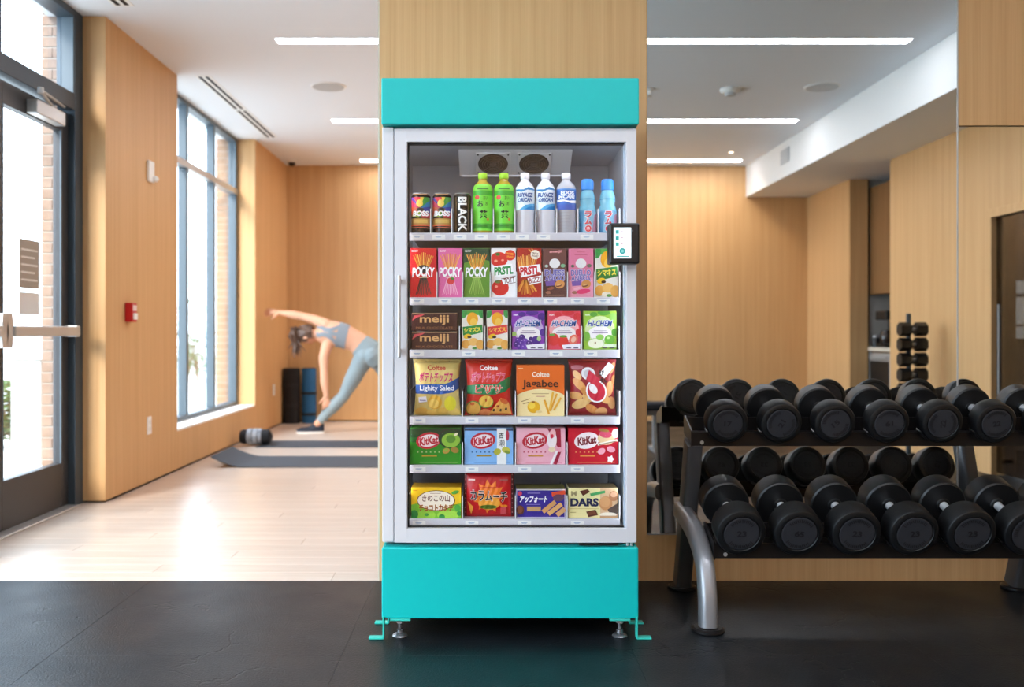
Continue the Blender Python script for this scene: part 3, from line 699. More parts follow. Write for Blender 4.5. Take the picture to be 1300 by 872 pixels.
t = thing('flat_bench', 'black flat weight bench in the gym, seen in the mirror left of the dumbbell rack', 'bench', (.98, -4.05, 0))
MB().box(.42, 1.54, -4.18, -3.92, .36, .42, b=.022, seg=3).build('pad', M['cloth_black'], t)
MB().box(.50, 1.46, -4.08, -4.02, .31, .359, b=.006).build('frame', M['rack_grey'], t)
for x in (.56, 1.40):
    MB().box(x - .03, x + .03, -4.08, -4.02, .04, .3095, b=.006).build('leg', M['rack_grey'], t)
    MB().box(x - .03, x + .03, -4.25, -3.85, 0.001, .0395, b=.008).build('foot', M['rack_grey'], t)
tower = thing('dumbbell_tower', 'slim dark upright tower stand holding small hex dumbbells, seen in the mirror', 'dumbbell stand', (3.30, -3.52, 0))
MB().box(3.285, 3.315, -3.60, -3.57, .03, 1.15, b=.004).build('post', M['frame_dark'], tower)
MB().box(3.12, 3.48, -3.68, -3.40, .001, .03, b=.006).build('base', M['rack_black'], tower)
hexp = [(math.cos(R(60 * k + 30)), math.sin(R(60 * k + 30))) for k in range(6)]
proto = None
for i in range(8):
    z = .20 + i * .118
    MB().box(3.262, 3.338, -3.57, -3.46, z - .0175, z - .0150, b=.002, seg=1).build('saddle', M['rack_black'], tower)
    r = .042 + .003 * (i == 7)
    if proto is None:
        proto = thing('hex_dumbbell', 'x', 'dumbbell', (3.30, -3.515, z), 'hex dumbbells on the tower stand')
        for s in (-1, 1):
            m = MB(); m.prism([((-3.515) + .055 * u, z + .055 * v) for u, v in hexp], 'x', 3.30 + s * .020, 3.30 + s * .104); m.build('head', M['rubber_head'], proto)
        m = MB(); m.cyl((3.255, -3.515, z), (3.345, -3.515, z), .0145, n=12); m.build('handle', M['chrome'], proto)
        o = proto
    else: o = dup(proto, (3.30, -3.515, z))
    o['label'] = 'small black hex dumbbell, ' + ['lowest', 'second from the bottom', 'third from the bottom', 'fourth from the bottom', 'fourth from the top', 'third from the top', 'second from the top', 'topmost'][i] + ' on the tower stand in the mirror'

# ================================================================== DUMBBELL RACK
RX0, RX1 = .752, 2.13
rack = thing('dumbbell_rack', 'two-tier grey and black dumbbell rack in front of the mirror', 'rack', (1.42, -.38, 0))
def rrect(w, h, r=.012, n=4):
    P = []
    for cx, cy, a0 in ((w / 2 - r, h / 2 - r, 0), (-w / 2 + r, h / 2 - r, 90), (-w / 2 + r, -h / 2 + r, 180), (w / 2 - r, -h / 2 + r, 270)):
        for k in range(n + 1): a = R(a0 + 90 * k / n); P.append((cx + r * math.cos(a), cy + r * math.sin(a)))
    return P
def bez(P, n=24):
    """Catmull-Rom through points (y, z)"""
    out = []; Q = [P[0]] + P + [P[-1]]
    for i in range(1, len(Q) - 2):
        for k in range(n // (len(P) - 1) + 1):
            t = k / (n // (len(P) - 1) + 1)
            out.append(tuple(.5 * ((2 * Q[i][j]) + (-Q[i - 1][j] + Q[i + 1][j]) * t + (2 * Q[i - 1][j] - 5 * Q[i][j] + 4 * Q[i + 1][j] - Q[i + 2][j]) * t * t + (-Q[i - 1][j] + 3 * Q[i][j] - 3 * Q[i + 1][j] + Q[i + 2][j]) * t ** 3) for j in range(2)))
    out.append(P[-1]); return out
for X, XL_ in ((.762, .742), (2.075, 2.10)):
    MB().sweep(rrect(.058, .085), [(X, y, z) for y, z in bez([(-.118, .016), (-.185, .20), (-.262, .42), (-.322, .60)])]).build('upright', cm('#5f5e60', .36, .5), rack)  # darker copy of the front leg's grey, shade put into the colour
    MB().sweep(rrect(.060, .070, .022), [(XL_, y, z) for y, z in bez([(-.20, .325), (-.34, .312), (-.47, .285), (-.585, .225), (-.632, .13), (-.645, .016)], 40)]).build('front_leg', M['rack_grey'], rack)
    for yy, X_ in ((-.118, X), (-.645, XL_)):
        MB().lathe([(.052, .0005), (.055, .004), (.055, .011), (.048, .0155)], 'z', (X_, yy, 0), 32, sy=1.05).build('foot_pad', M['rack_black'], rack)
def tray(yr, zr, yf, zf, x0, x1):
    """folded steel tray: rear lip (yr, zr top), front lip (yf, zf bottom)"""
    base = [(yf, zf), (yf, zf + .050), (yr + .004, zr - .052), (yr + .008, zr)]
    th = .004; P = [(yf, zf), (yf, zf + .052), (yr, zr - .050), (yr + .004, zr), (yr + .010, zr), (yr + .006, zr - .056), (yf + .005, zf + .045), (yf + .005, zf)]
    m = MB(); m.prism(P, 'x', x0, x1); tr = m.build('tray', M['rack_black'], rack)
    m = MB(); m.prism([(yf - .006, zf - .004), (yf - .006, zf + .058), (yr + .004, zr + .006), (yr + .016, zr + .002), (yr + .014, zr - .062)], 'x', x0 - .006, x0 - .0005)
    m.build('end_plate', M['rack_black'], tr)
    m = MB(); m.prism([(yf - .006, zf - .004), (yf - .006, zf + .058), (yr + .004, zr + .006), (yr + .016, zr + .002), (yr + .014, zr - .062)], 'x', x1 + .0005, x1 + .006)
    m.build('end_plate', M['rack_black'], tr)
    for x in (x0 + .035, x1 - .035):
        MB().lathe([(.007, yf - .0045), (.006, yf - .001), (.006, yf - .0003)], 'y', (x, 0, zf + .014), 12).build('bolt', M['silver'], tr)
    return tr
# dumbbell prototypes: axis tilted 16 deg, local origin at the centre
def dumbbell(name, label, loc, r, th, L, tilt, num, turn, group):
    t = thing(name, label, 'dumbbell', loc, group)
    T = Matrix.Translation(Vector(loc)) @ Matrix.Rotation(R(tilt), 4, 'X')
    for s in (-1, 1):
        a, b = s * L / 2, s * (L / 2 - th); e = .010; lo, hi = (a, b)
        sg = -s
        prof = [(r * .60, a + sg * .004), (r * .74, a + sg * .0035), (r * .77, a), (r - e * .9, a + sg * .001), (r - e * .35, a + sg * e * .35), (r, a + sg * e), (r, b - sg * e * .6), (r - e * .5, b - sg * .001), (r * .30, b), (r * .27, b + sg * .005), (r * .235, b + sg * .006)]
        h = MB().lathe(prof, 'y', (0, 0, 0), 48, M=T).build('head', M['rubber_head'], t)
        d = MB().lathe([(r * .70, a + sg * .0035), (r * .71, a + sg * .0006), (r * .67, a - sg * .0003)], 'y', (0, 0, 0), 48, M=T).build('face_disc', M['face_disc'], h)
        # ring marks round the face: two arcs of small raised dashes
        m = MB(); Y = a - sg * .0012
        for c0 in (90, 270):
            for k in range(-6, 7):
                if k in (0,) and False: continue
                q = R(c0 + k * 8 + turn); u, w = math.cos(q), math.sin(q); hh = .0045 + .0015 * ((k * 7) % 3 == 0)
                for rr in (0,):
                    pts = []
                    for du, dr in ((-.0022, -hh), (.0012, -hh), (.0022, hh), (-.0012, hh)):
                        R_ = r * .56 + dr; pts.append((u * R_ - w * du, Y, w * R_ + u * du))
                    m.add(pts, [(0, 1, 2, 3)], 0, False, T)
        rm = m.build('ring_marks', M['number_black'], h); rm['kind'] = 'stuff'; m = MB()
        vs, fs, tw, th_ = text_tris(num, .03)
        ww = r * .19 * len(num); hh = r * .26
        P = []
        for (u, v) in vs:
            x = u * ww * (-s); z = v * hh; c_, s_ = math.cos(R(turn)), math.sin(R(turn)); P.append((x * c_ - z * s_, Y - (-s) * -.0001, x * s_ + z * c_))
        m.add(P, fs, 0, False, T)
        m.build('number', M['number_black'], h)
    a = L / 2 - th
    MB().lathe([(.0150, -a - .008), (.0150, -a + .006), (.0128, -a + .012), (.0155, -a * .45), (.0175, 0), (.0155, a * .45), (.0128, a - .012), (.0150, a - .006), (.0150, a + .008)], 'y', (0, 0, 0), 24, M=T).build('handle', M['chrome'], t)
    # knurling rings
    return t
def tier(yr, zr, yf, zf, cx, cy, cz, sp, n, r, th, L, tilt, nums, turns, where, grp, x0, x1):
    tr = tray(yr, zr, yf, zf, x0, x1)
    T = Matrix.Translation(Vector((0, cy, cz))) @ Matrix.Rotation(R(tilt), 4, 'X')
    for i in range(n):
        X = cx + i * sp
        # saddle cradle under the front head (arc strip) with a foot on the tray lip, and one under the rear head
        for s, arc in ((-1, 62), (1, 34)):
            Y0 = s * (L / 2 - th * .80); Y1 = s * (L / 2 - th * .22); m = MB(); P = []
            n_ = 14
            for k in range(n_ + 1):
                q = R(270 - arc + 2 * arc * k / n_); P.append(((r + .0015) * math.cos(q), (r + .0015) * math.sin(q)))
            for k in range(n_, -1, -1):
                q = R(270 - arc + 2 * arc * k / n_); P.append(((r + .006) * math.cos(q), (r + .006) * math.sin(q)))
            m2 = []; TT = T.copy(); TT.translation = Vector((X, cy, cz))
            for k in range(n_):
                a_, b_, c_, d_ = P[k], P[k + 1], P[2 * n_ - k], P[2 * n_ + 1 - k]
                vs = [(a_[0], Y0, a_[1]), (b_[0], Y0, b_[1]), (c_[0], Y0, c_[1]), (d_[0], Y0, d_[1]), (a_[0], Y1, a_[1]), (b_[0], Y1, b_[1]), (c_[0], Y1, c_[1]), (d_[0], Y1, d_[1])]
                m.add(vs, [(0, 1, 2, 3), (4, 7, 6, 5), (0, 4, 5, 1), (1, 5, 6, 2), (2, 6, 7, 3), (3, 7, 4, 0)], 0, False, TT)
            # arm to the tray
            yA = -(L / 2 - th) * .9 if s < 0 else (L / 2 - th) * .9
            m.box(-.02, .02, min(Y0, s * (abs(Y0) - .05)), max(Y0, s * (abs(Y0) - .05)), -r - .012, -r - .0062, M=TT)
            m.build('saddle', M['rack_black'], tr)
    for i in range(n):
        X = cx + i * sp
        dumbbell('dumbbell', f'{LAB[where][i]}', (X, cy, cz), r, th, L, tilt, nums[i], turns[i], grp)
LAB = {'up': ['round black dumbbell at the left end of the upper tray of the rack', 'second black dumbbell from the left on the upper tray', 'third black dumbbell from the left on the upper tray', 'middle black dumbbell of the upper tray, fourth from either end', 'fifth black dumbbell from the left on the upper tray', 'last fully visible black dumbbell on the upper tray', 'black dumbbell on the upper tray cut off by the right edge of the photo'],
       'low': ['larger black dumbbell marked 23 at the left end of the lower tray', 'second large black dumbbell from the left on the lower tray, marked 65', 'third large black dumbbell from the left on the lower tray', 'middle large black dumbbell of the lower tray', 'fifth large black dumbbell from the left on the lower tray', 'large black dumbbell on the lower tray cut off by the right edge of the photo', 'large black dumbbell at the right end of the lower tray']}
tier(-.243, .686, -.352, .589, .866, -.300, .709, .1943, 7, .0750, .066, .252, 14, ['17', '21', '15', '61', '22', '22', '12'], [0, 62, 40, 8, 90, 10, 30], 'up', 'dumbbells on the upper tray', RX0, RX1 + .02)
tier(-.475, .330, -.600, .235, .848, -.530, .3755, .1932, 7, .0835, .085, .300, 16, ['23', '65', '23', '23', '23', '12', '12'], [0, -6, -5, 5, 4, 50, 70], 'low', 'dumbbells on the lower tray', .776, RX1 + .02)
# ================================================================== VENDING MACHINE
MX0, MX1 = -.351, .494
vm = thing('vending_machine', 'teal and white snack vending machine with a glass door in front of the oak pier', 'vending machine', (.0715, -.38, 0))
YB_ = -.05; YBF = -.668          # body back and front
CX0, CX1 = -.300, .472; CZ0, CZ1 = .335, 1.662; CYB = -.13
# body shell
m = MB()
m.box(MX0, CX0, YBF, YB_, .305, 1.69); m.box(CX1, MX1 - .001, YBF, YB_, .305, 1.69); m.box(CX0, CX1, CYB, YB_, .305, 1.69)
m.box(CX0, CX1, YBF, CYB, .305, CZ0); m.box(CX0, CX1, YBF, CYB, CZ1, 1.69)
m.build('body', M['machine_white'], vm)
m = MB()
m.box(CX0, CX0 + .003, YBF + .004, CYB, CZ0, CZ1); m.box(CX1 - .003, CX1, YBF + .004, CYB, CZ0, CZ1); m.box(CX0 + .003, CX1 - .003, CYB - .003, CYB, CZ0, CZ1)
m.box(CX0 + .003, CX1 - .003, YBF + .004, CYB - .003, CZ1 - .003, CZ1); m.box(CX0 + .003, CX1 - .003, YBF + .004, CYB - .003, CZ0, CZ0 + .003)
m.build('interior_lining', M['cavity'], vm)
MB().box(MX0, -.3135, -.712, YBF - .0005, .316, 1.688, b=.003).build('side_strip', M['machine_white'], vm)
MB().box(MX0, MX1, -.742, YB_, 1.691, 1.843, b=.004).build('header_panel', M['teal'], vm)
MB().box(MX0, MX1, -.728, YB_, .067, .300, b=.004).build('base_panel', M['teal'], vm)
MB().box(MX0 + .01, MX1 - .01, -.70, YB_ - .01, .3005, .3045).build('gap_strip', cm('#0a7f80', .5), vm)
# door
DX0, DX1, DZ0, DZ1 = -.3105, .4895, .3145, 1.682
OX0, OX1, OZ0, OZ1 = -.268, .455, .361, 1.638
m = MB(); y0, y1 = -.718, -.672
m.box(DX0, OX0, y0, y1, DZ0, DZ1, b=.0025); m.box(OX1, DX1, y0, y1, DZ0, DZ1, b=.0025); m.box(OX0 - .002, OX1 + .002, y0, y1, DZ0, OZ0, b=.0015); m.box(OX0 - .002, OX1 + .002, y0, y1, OZ1, DZ1, b=.0015)
door = m.build('door', M['machine_white'], vm)
MB().box(OX0, OX1, -.702, -.698, OZ0, OZ1).build('glass_pane', M['machine_glass'], door)
m = MB()
for b in ((OX0, OX0 + .004, -.697, -.672, OZ0, OZ1), (OX0 + .004, OX1 - .004, -.697, -.672, OZ0, OZ0 + .004), (OX0 + .004, OX1 - .004, -.697, -.672, OZ1 - .004, OZ1)): m.box(*b)
m.build('gasket', M['black_matt'], door)
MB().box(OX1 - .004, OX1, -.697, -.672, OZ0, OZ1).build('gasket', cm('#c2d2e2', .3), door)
MB().box(-.297, -.287, -.748, -.738, .925, 1.198, b=.003).box(-.296, -.288, -.738, -.7185, 1.17, 1.185).box(-.296, -.288, -.738, -.7185, .94, .955).build('handle', M['silver'], door)
for x in (.462, .475): MB().cyl((x, -.70, .302), (x, -.70, .3142), .005, n=10).build('hinge_pin', M['silver'], door)
MB().box(.30, .43, -.712, -.69, .3047, .310).build('lock_plate', M['black_plastic'], door)
for z0, z1 in ((CZ0 + .05, CZ1 - .05),):  # unseen glowing strips, added to brighten the products and the cabinet back
    MB().box(CX0 + .02, CX1 - .02, -.664, -.650, CZ1 - .012, CZ1 - .004).build('light_strip', M['led'], vm)
    for x in (CX0 + .006, CX1 - .012): MB().box(x, x + .006, -.664, -.655, z0, z1).build('light_strip', M['led'], vm)
# feet and floor brackets
for x in (-.293, .436):
    for y in (-.70, -.12):
        ft = MB().lathe([(.025, .0005), (.026, .004), (.023, .008), (.012, .013), (.011, .024), (.0065, .0255)], 'z', (x, y, 0), 24).build('levelling_foot', cm('#8d8f92', .25, .8), vm)
        MB().lathe([(.0065, .0262), (.0065, .0655)], 'z', (x, y, 0), 12).build('bolt', cm('#8d8f92', .25, .8), ft)
        MB().lathe([(.013, .046), (.013, .053)], 'z', (x, y, 0), 6).build('nut', M['silver'], ft)
for x in (-.29, .433): MB().box(x - .034, x + .034, -.727, -.64, .058, .0665, b=.002, seg=1).build('foot_bracket', M['teal_dark'], vm)
for s, x in ((-1, MX0 + .006), (1, MX1 - .006)):
    for y in (-.722, -.56):
        m = MB(); w = .028
        m.box(x - .0025, x + .0025, y - w / 2, y + w / 2, .003, .075)
        m.box(min(x, x + s * .048), max(x, x + s * .048), y - w / 2, y + w / 2, .0008, .0065, b=.001, seg=1); m.build('floor_bracket', M['teal_dark'], vm)
# cooling unit with two fans, slanted
a = Vector((-.106, -.48, 1.6585)); b = Vector((.299, -.34, 1.593))
m = MB(); m.prism([(-.48, 1.6585), (-.36, 1.588), (-.345, 1.588), (-.345, 1.596), (-.14, 1.63), (-.14, 1.6585)], 'x', -.106, .299)
cu = m.build('cooling_unit', M['cavity_white'], vm)
sl = Vector((0, .12, -.0705)).normalized(); nr = Vector((0, -sl.z * -1, sl.y * 1)); nr = Vector((0, -.0705, -.12)).normalized()
Mt = Matrix((Vector((1, 0, 0)), sl, nr)).transposed().to_4x4()
MB().box(-.10, .292, -.366, -.362, 1.581, 1.5875).build('drip_lip', M['shelf'], cu)
def onslant(u, v, h=0.0):   # u = X, v = distance down the slope
    return Vector((u, -.48, 1.6585)) + sl * v + nr * h
for cx in (.017, .165):
    T = Matrix.Translation(onslant(cx, .072)) @ Mt
    m = MB(); m.box(-.063, .063, -.058, .058, .0005, .005, b=.002, seg=1, M=T); g0 = m.build('fan_plate', M['cavity_white'], cu)
    m = MB(); m.lathe([(.054, .0052), (.054, .0062)], 'z', (0, 0, 0), 40, M=T); fan = m.build('fan_opening', M['black_matt'], vm)
    m = MB()
    for rr in (.012, .021, .030, .039, .048):
        P = [(rr * math.cos(R(k * 12)), rr * math.sin(R(k * 12)), .0085) for k in range(31)]; m.tube(P, .0011, 5, M=T)
    for q in (45, 135): m.tube([(-.053 * math.cos(R(q)), -.053 * math.sin(R(q)), .0075), (.053 * math.cos(R(q)), .053 * math.sin(R(q)), .0075)], .0018, 5, M=T)
    m.lathe([(.010, .0075), (.010, .0095)], 'z', (0, 0, 0), 20, M=T)
    m.build('fan_guard', cm('#4a4b4d', .4, .5), fan)
    for sx in (-1, 1):
        for sy in (-1, 1): MB().lathe([(.0035, .0052), (.0028, .0070)], 'z', (sx * .054, sy * .049, 0), 8, M=T).build('screw', M['black_plastic'], fan)

SD = 3.183; SS = SD / F; PD = 3.200; PS = PD / F; YP = PD - CAM_D; YS = SD - CAM_D
def sx(x): return (x - 620) * PS
def shelf(ytop, ybot, dividers, labels, dh):
    z1 = EYE + (420 - ytop) * SS; z0 = EYE + (420 - ybot) * SS; x0, x1 = (518.5 - 620) * SS, (786.8 - 620) * SS
    s = MB().box(x0, x1, YS + .004, CYB - .01, z1 - .006, z1).build('shelf', M['cavity'], vm)
    MB().box(x0, x1, YS, YS + .0035, z0, z1, b=.0012, seg=1).build('price_rail', M['shelf'], s)
    for x in dividers:
        X = sx(x); MB().box(X - .0011, X + .0011, YP - .012, YP + .30, z1 + .0003, z1 + dh).build('divider', M['acrylic'], s)
        MB().box(X - .0014, X + .0014, YP - .0145, YP - .0122, z1 + .0003, z1 + dh).build('divider_edge', M['white_plastic'], s)
    for x in labels:
        X = (x - 620) * SS; l = MB().box(X - .022, X + .022, YS - .0012, YS - .0002, z0 + .005, z1 - .006).build('price_label', M['white_plastic'], s)
        MB().box(X - .012, X + .010, YS - .0016, YS - .00125, (z0 + z1) / 2 - .0028, (z0 + z1) / 2 + .0022).build('price_label', cm('#8fb0d0'), s) if False else None
    a = Art(lambda x, y, ly: ((x - 620) * SS, YS - .0013 - ly * .0001, EYE + (420 - y) * SS))
    for x in labels:
        ym = (ytop + ybot) / 2
        a.rect(x - 4.5, ym - 1, x + 3.5, ym - .2, '#7d9dc4'); a.layer = 1; a.rect(x - 3.5, ym + .2, x + 2.5, ym + .9, '#9fb4cf'); a.layer = 1
    a.build('price_print', s)
    return z1
Z1 = shelf(295.5, 305.5, [519.5, 546.8, 573.7, 598.8, 626.4, 653.6, 680.2, 706.4, 733.3, 759, 786], [530, 557, 584, 611, 639, 663, 690, 745], .082)
Z2 = shelf(377.3, 387.3, [519.5, 555, 587.6, 622.3, 655.6, 688, 720, 754.3, 786], [530, 565, 599, 633, 666, 699, 733, 766], .086)
Z3 = shelf(444, 454, [519.5, 583.5, 615.5, 647.6, 693, 738, 785.5], [530, 595, 658, 706, 750], .080)
Z4 = shelf(528.8, 538.6, [519.5, 587.3, 654.2, 719.5, 786], [532, 599, 666, 733], .086)
Z5 = shelf(590.5, 600.5, [519.5, 587.3, 654.2, 719.5, 786], [532, 599, 666, 733], .076)
Z6 = shelf(658.8, 668.5, [519.5, 587.3, 654.2, 719.5, 786], [532, 599, 666, 733], .078)
# payment terminal fixed on the door
T0, T1 = .389, .488; d_ = 3.05; k = d_ / F
term = MB().box(-.0015 + (774 - 620) * k, (812 - 620) * k, -.790, -.728, EYE + (420 - 335) * k, EYE + (420 - 283) * k, b=.006).build('payment_terminal', M['black_plastic'], vm)
MB().box(.42, .47, -.728, -.7185, 1.26, 1.32).build('mount', M['black_matt'], term)
MB().box((779 - 620) * k, (801 - 620) * k, -.7915, -.7903, EYE + (420 - 328) * k, EYE + (420 - 289) * k).build('screen', mat('screen_white', '#dfeff2', .3, emit=.55), term)
a = Art(lambda x, y, ly: ((x - 620) * k, -.7917 - ly * .0001, EYE + (420 - y) * k))
for yy in (294.5, 302.3, 310): a.rect(781.3, yy - 2.4, 785.6, yy + 2.4, '#3fb0a4'); a.layer = 1; a.rect(788, yy - 1.2, 791, yy + .4, '#c8a2a8'); a.layer = 1
a.ell(790, 318.7, 3.9, 3.9, '#2fa7a2'); a.ell(790, 318.7, 2, 2, '#7fd2cc'); a.layer = 1; a.rect(782.5, 324.7, 799, 326.3, '#57b5ad'); a.layer = 1; a.ell(795.4, 322, .9, .9, '#667')  if False else None
a.build('screen_icons', term)
MB().lathe([(.003, -.7905), (.0025, -.7915)], 'y', ((802.8 - 620) * k, 0, EYE + (420 - 293) * k), 10).build('camera_lens', cm('#5a5f66', .2), term)

# ================================================================== PRODUCTS
def carton(name, label, x0, y0, x1, zb, base, cat, depth=.16, group=None, yb=None, top=None, dy=0.0):
    """box whose front is at product depth; returns (thing, Art)"""
    X0, X1 = sx(x0), sx(x1); H = (yb - y0) * PS; Y = YP + dy
    t = thing(name, label, cat, ((X0 + X1) / 2, Y + depth / 2, zb + .0004), group)
    MB().box(X0, X1, Y, Y + depth, zb + .0004, zb + H, b=.0009, seg=1).build('carton', cm(base), t)
    s0 = zb + H + (y0) * PS
    A = Art(lambda x, y, ly: (sx(x), Y - .0002 - ly * .00012, s0 - y * PS), clip=(x0 + .2, y0 + .2, x1 - .2, yb - .2))
    if top:
        MB().box(X0 + .001, X1 - .001, Y + .001, Y + depth - .001, zb + H + .0002, zb + H + .0008).build('top_flap', cm(top), t)
    return t, A
def sticks(A, cx, ytop, ybase, spread0, spread1, n, w, cols, jag=2.5):
    rn = random.Random(int(cx * 7 + ytop))
    for i in range(n):
        u = (i / (n - 1)) * 2 - 1
        A.line(cx + u * spread0, ytop + abs(u) * jag + rn.uniform(-1.5, 1.5), cx + u * spread1, ybase, w, cols[i % len(cols)], adv=False)
        A.layer += 0 if i % 3 else 1
    A.layer += 1
# ---- shelf 2: stick biscuits
def stick_box(name, label, x0, x1, base, stick_cols, low_cols, fruit=None, dark=None):
    t, A = carton(name, label, x0, 315, x1, Z2, base, 'biscuit box', yb=377.3, group=None, top=base); cx = (x0 + x1) / 2
    if dark: A.rect(x0, 315, x1, 323, dark); A.fan([(x0, 322), (x1, 322), (x1, 331), (cx, 327), (x0, 334)], dark)
    A.text('GLICO', x0 + 5.5, 318.2, 8, 2.2, '#ffffff', .02, .3)
    sticks(A, cx, 321, 341, 12.5, 5.5, 11, 1.15, stick_cols)
    if base == '#d81420': A.ell(cx, 341, 7, 5, '#2a1a18')
    sticks(A, cx, 374, 351, 9.5, 3.2, 9, 1.0, low_cols, -1)
    A.text('POCKY', cx, 344.5, 28, 12.5, '#ffffff', .04, .05, 0, arc=.10)
    A.rect(cx - 6, 351.2, cx + 6, 352.2, '#e8d8b0')
    if fruit: A.ell(cx + .5, 356.5, 4.6, 4.4, fruit); A.ell(cx + 2.6, 353.4, 2.6, 1.8, '#5a8a3a', 20)
    A.build('front_print', t); return t
oc = ['#f2a53a', '#d98324', '#f6c15a']
stick_box('biscuit_stick_box', 'red box of chocolate stick biscuits, at the left end of the second shelf', 521, 554.2, '#d81420', oc, ['#2b1c1c', '#3b2625', '#46302d'])
stick_box('biscuit_stick_box', 'pink box of strawberry stick biscuits on the second shelf', 556.3, 587.0, '#e468a4', ['#ee9440', '#f4b058', '#dd7d38'], ['#f7b9d3', '#f0a0c4'], fruit='#d8303a')
stick_box('biscuit_stick_box', 'green box of green tea stick biscuits on the second shelf', 588.7, 621.7, '#5e8f2c', oc, ['#9cc45a', '#86b048'], dark='#12432a').name
def pretz(x0, x1, label, base, tomato):
    t, A = carton('pretzel_box', label, x0, 315, x1, Z2, base, 'pretzel box', yb=377.3, top=base)
    if tomato:
        A.ell(633.5, 329, 11, 9.5, '#d8231c').ell(632, 322.5, 3, 2, '#3d6a22').ell(629.5, 331, 2.2, 1.6, '#f3a08a').ell(638, 330, 1.8, 1.2, '#f3a08a')
        A.ell(635, 365, 11, 10, '#d5201d').ell(630, 363.5, 2, 1.5, '#f3a08a').ell(632, 357.5, 4, 2, '#4d5f22')
        A.ell(647.5, 323.7, 6.8, 6.8, '#d92a1c').text('PRETZEL', 647.5, 322, 9.5, 2.4, '#f7b531', .02, 0, 8).text('SALAD', 647.5, 325.6, 8, 2.4, '#f7b531', .02, 0, 8)
        A.fan([(625.5, 338), (650, 334.5), (652.5, 346.5), (629.5, 352)], '#ffffff'); A.text('PRSTL', 639.5, 343.2, 24, 10.5, '#149447', .05, .05, -5)
        A.fan([(636, 353.5), (654.5, 349.5), (654.5, 358.5), (639, 361.5)], '#6b3328'); A.fan([(636.3, 354.3), (654.5, 350.4), (654.5, 357.8), (639.3, 360.8)], '#ffffff'); A.text('TOTT', 646.5, 355.6, 14, 6.5, '#7d3b30', .02, .1, -10)
    else:
        sticks(A, 669, 323, 345, 13, 8, 11, 1.7, ['#f3a24a', '#e07f28', '#f7bd66'])
        for q in ((671, 316, 676, 321), (675, 315, 681, 326)): A.line(*q, 1.6, '#efa24a')
        sticks(A, 668, 374, 355, 13, 3, 8, 2.2, ['#e3872c', '#f1a244', '#c9681c'], -4)
        A.ell(679.5, 323, 6, 6, '#f6ead8').text('PRETZ', 679.5, 321.6, 7.5, 2.2, '#6b2a22', .02, 0, 10).text('ROAST', 679.7, 324.8, 7.5, 2.2, '#6b2a22', .02, 0, 10)
        A.fan([(658.5, 338.5), (685, 335), (687, 346.5), (661.5, 352)], '#ffffff'); A.text('PRSTL', 672.5, 343.2, 24.5, 10.5, '#cf2031', .05, .05, -5)
        A.fan([(669.5, 353), (688, 349), (688, 358), (672.5, 361.5)], '#ffffff'); A.text('BIZZI', 679, 355.3, 15, 6.5, '#a5303a', .02, .1, -10)
    A.build('front_print', t)
pretz(623.4, 655.0, 'white box with red tomatoes of tomato pretzel sticks on the second shelf', '#f4f2f0', True)
pretz(656.4, 687.4, 'dark red box of roasted pretzel sticks on the second shelf', '#b3261c', False)
def cream(x0, x1, label, base, lo, w1, w2):
    t, A = carton('filled_biscuit_box', label, x0, 315.5, x1, Z2, base, 'biscuit box', yb=377.3, top=base); c = (x0 + x1) / 2
    A.fan([(x0, 355), (x1, 352), (x1, 377), (x0, 377)], lo)
    A.text(w1, c, 346, 25, 7.5, '#6a62b0', .03, 0, 0, out='#d9d4ee', ow=.045); A.text(w2, c, 353, 25, 6.5, '#6a62b0', .03, 0, 0, out='#d9d4ee', ow=.045)
    A.fan([(c - 12, 357), (c + 1, 355.5), (c, 362), (c - 11, 363)], '#7a57a8')
    A.ell(c + 6.5, 360.5, 6.2, 5.3, '#d8924e', -15).ell(c + 5.5, 362, 4.0, 1.8, '#7a3e22', -15).ell(c + 5.5, 361.2, 3.4, .9, '#e8b06c', -15)
    A.ell(c - 8, 371, 3.5, 2, '#a8705a').ell(c + 3, 369.5, 9, 3, lo if base == '#6b3f3d' else '#e3386f', -8)
    A.ell(c - 5, 366, 4.5, 1.8, '#9a5440' if base == '#6b3f3d' else '#f6b8cc', -15)
    A.rect(x0 + 3, 374, x1 - 3, 374.9, '#c79a7c')
    if base == '#6b3f3d': A.text('meiji', c + 1, 319.5, 15, 4, '#e79aa2', .04, .2, -3)
    else: A.rect(c - 5, 319.3, c + 5, 319.9, '#c0476f'); A.rect(c - 8, 323, c + 8, 323.6, '#c0476f')
    A.ell(c + 10.5, 337, 3, 2.3, '#7db58a' if base == '#6b3f3d' else '#5e6a5a').ell(c - 10.5, 337.5, 2.2, 1.8, '#b8cfc0' if base == '#6b3f3d' else '#5e6a5a')
    # plain pale oval where the package shows a character
    A.ell(c, 334.2, 6.8, 6.2, '#efecec')
    A.build('front_print', t)
cream(689.0, 719.3, 'brown box of chocolate filled biscuits on the second shelf', '#6b3f3d', '#573130', 'DUESS', 'ANKAU')
cream(721.6, 753.3, 'pink box of strawberry filled biscuits on the second shelf', '#e07a9b', '#ee9cb6', 'DUELLO', 'ANBRIA')
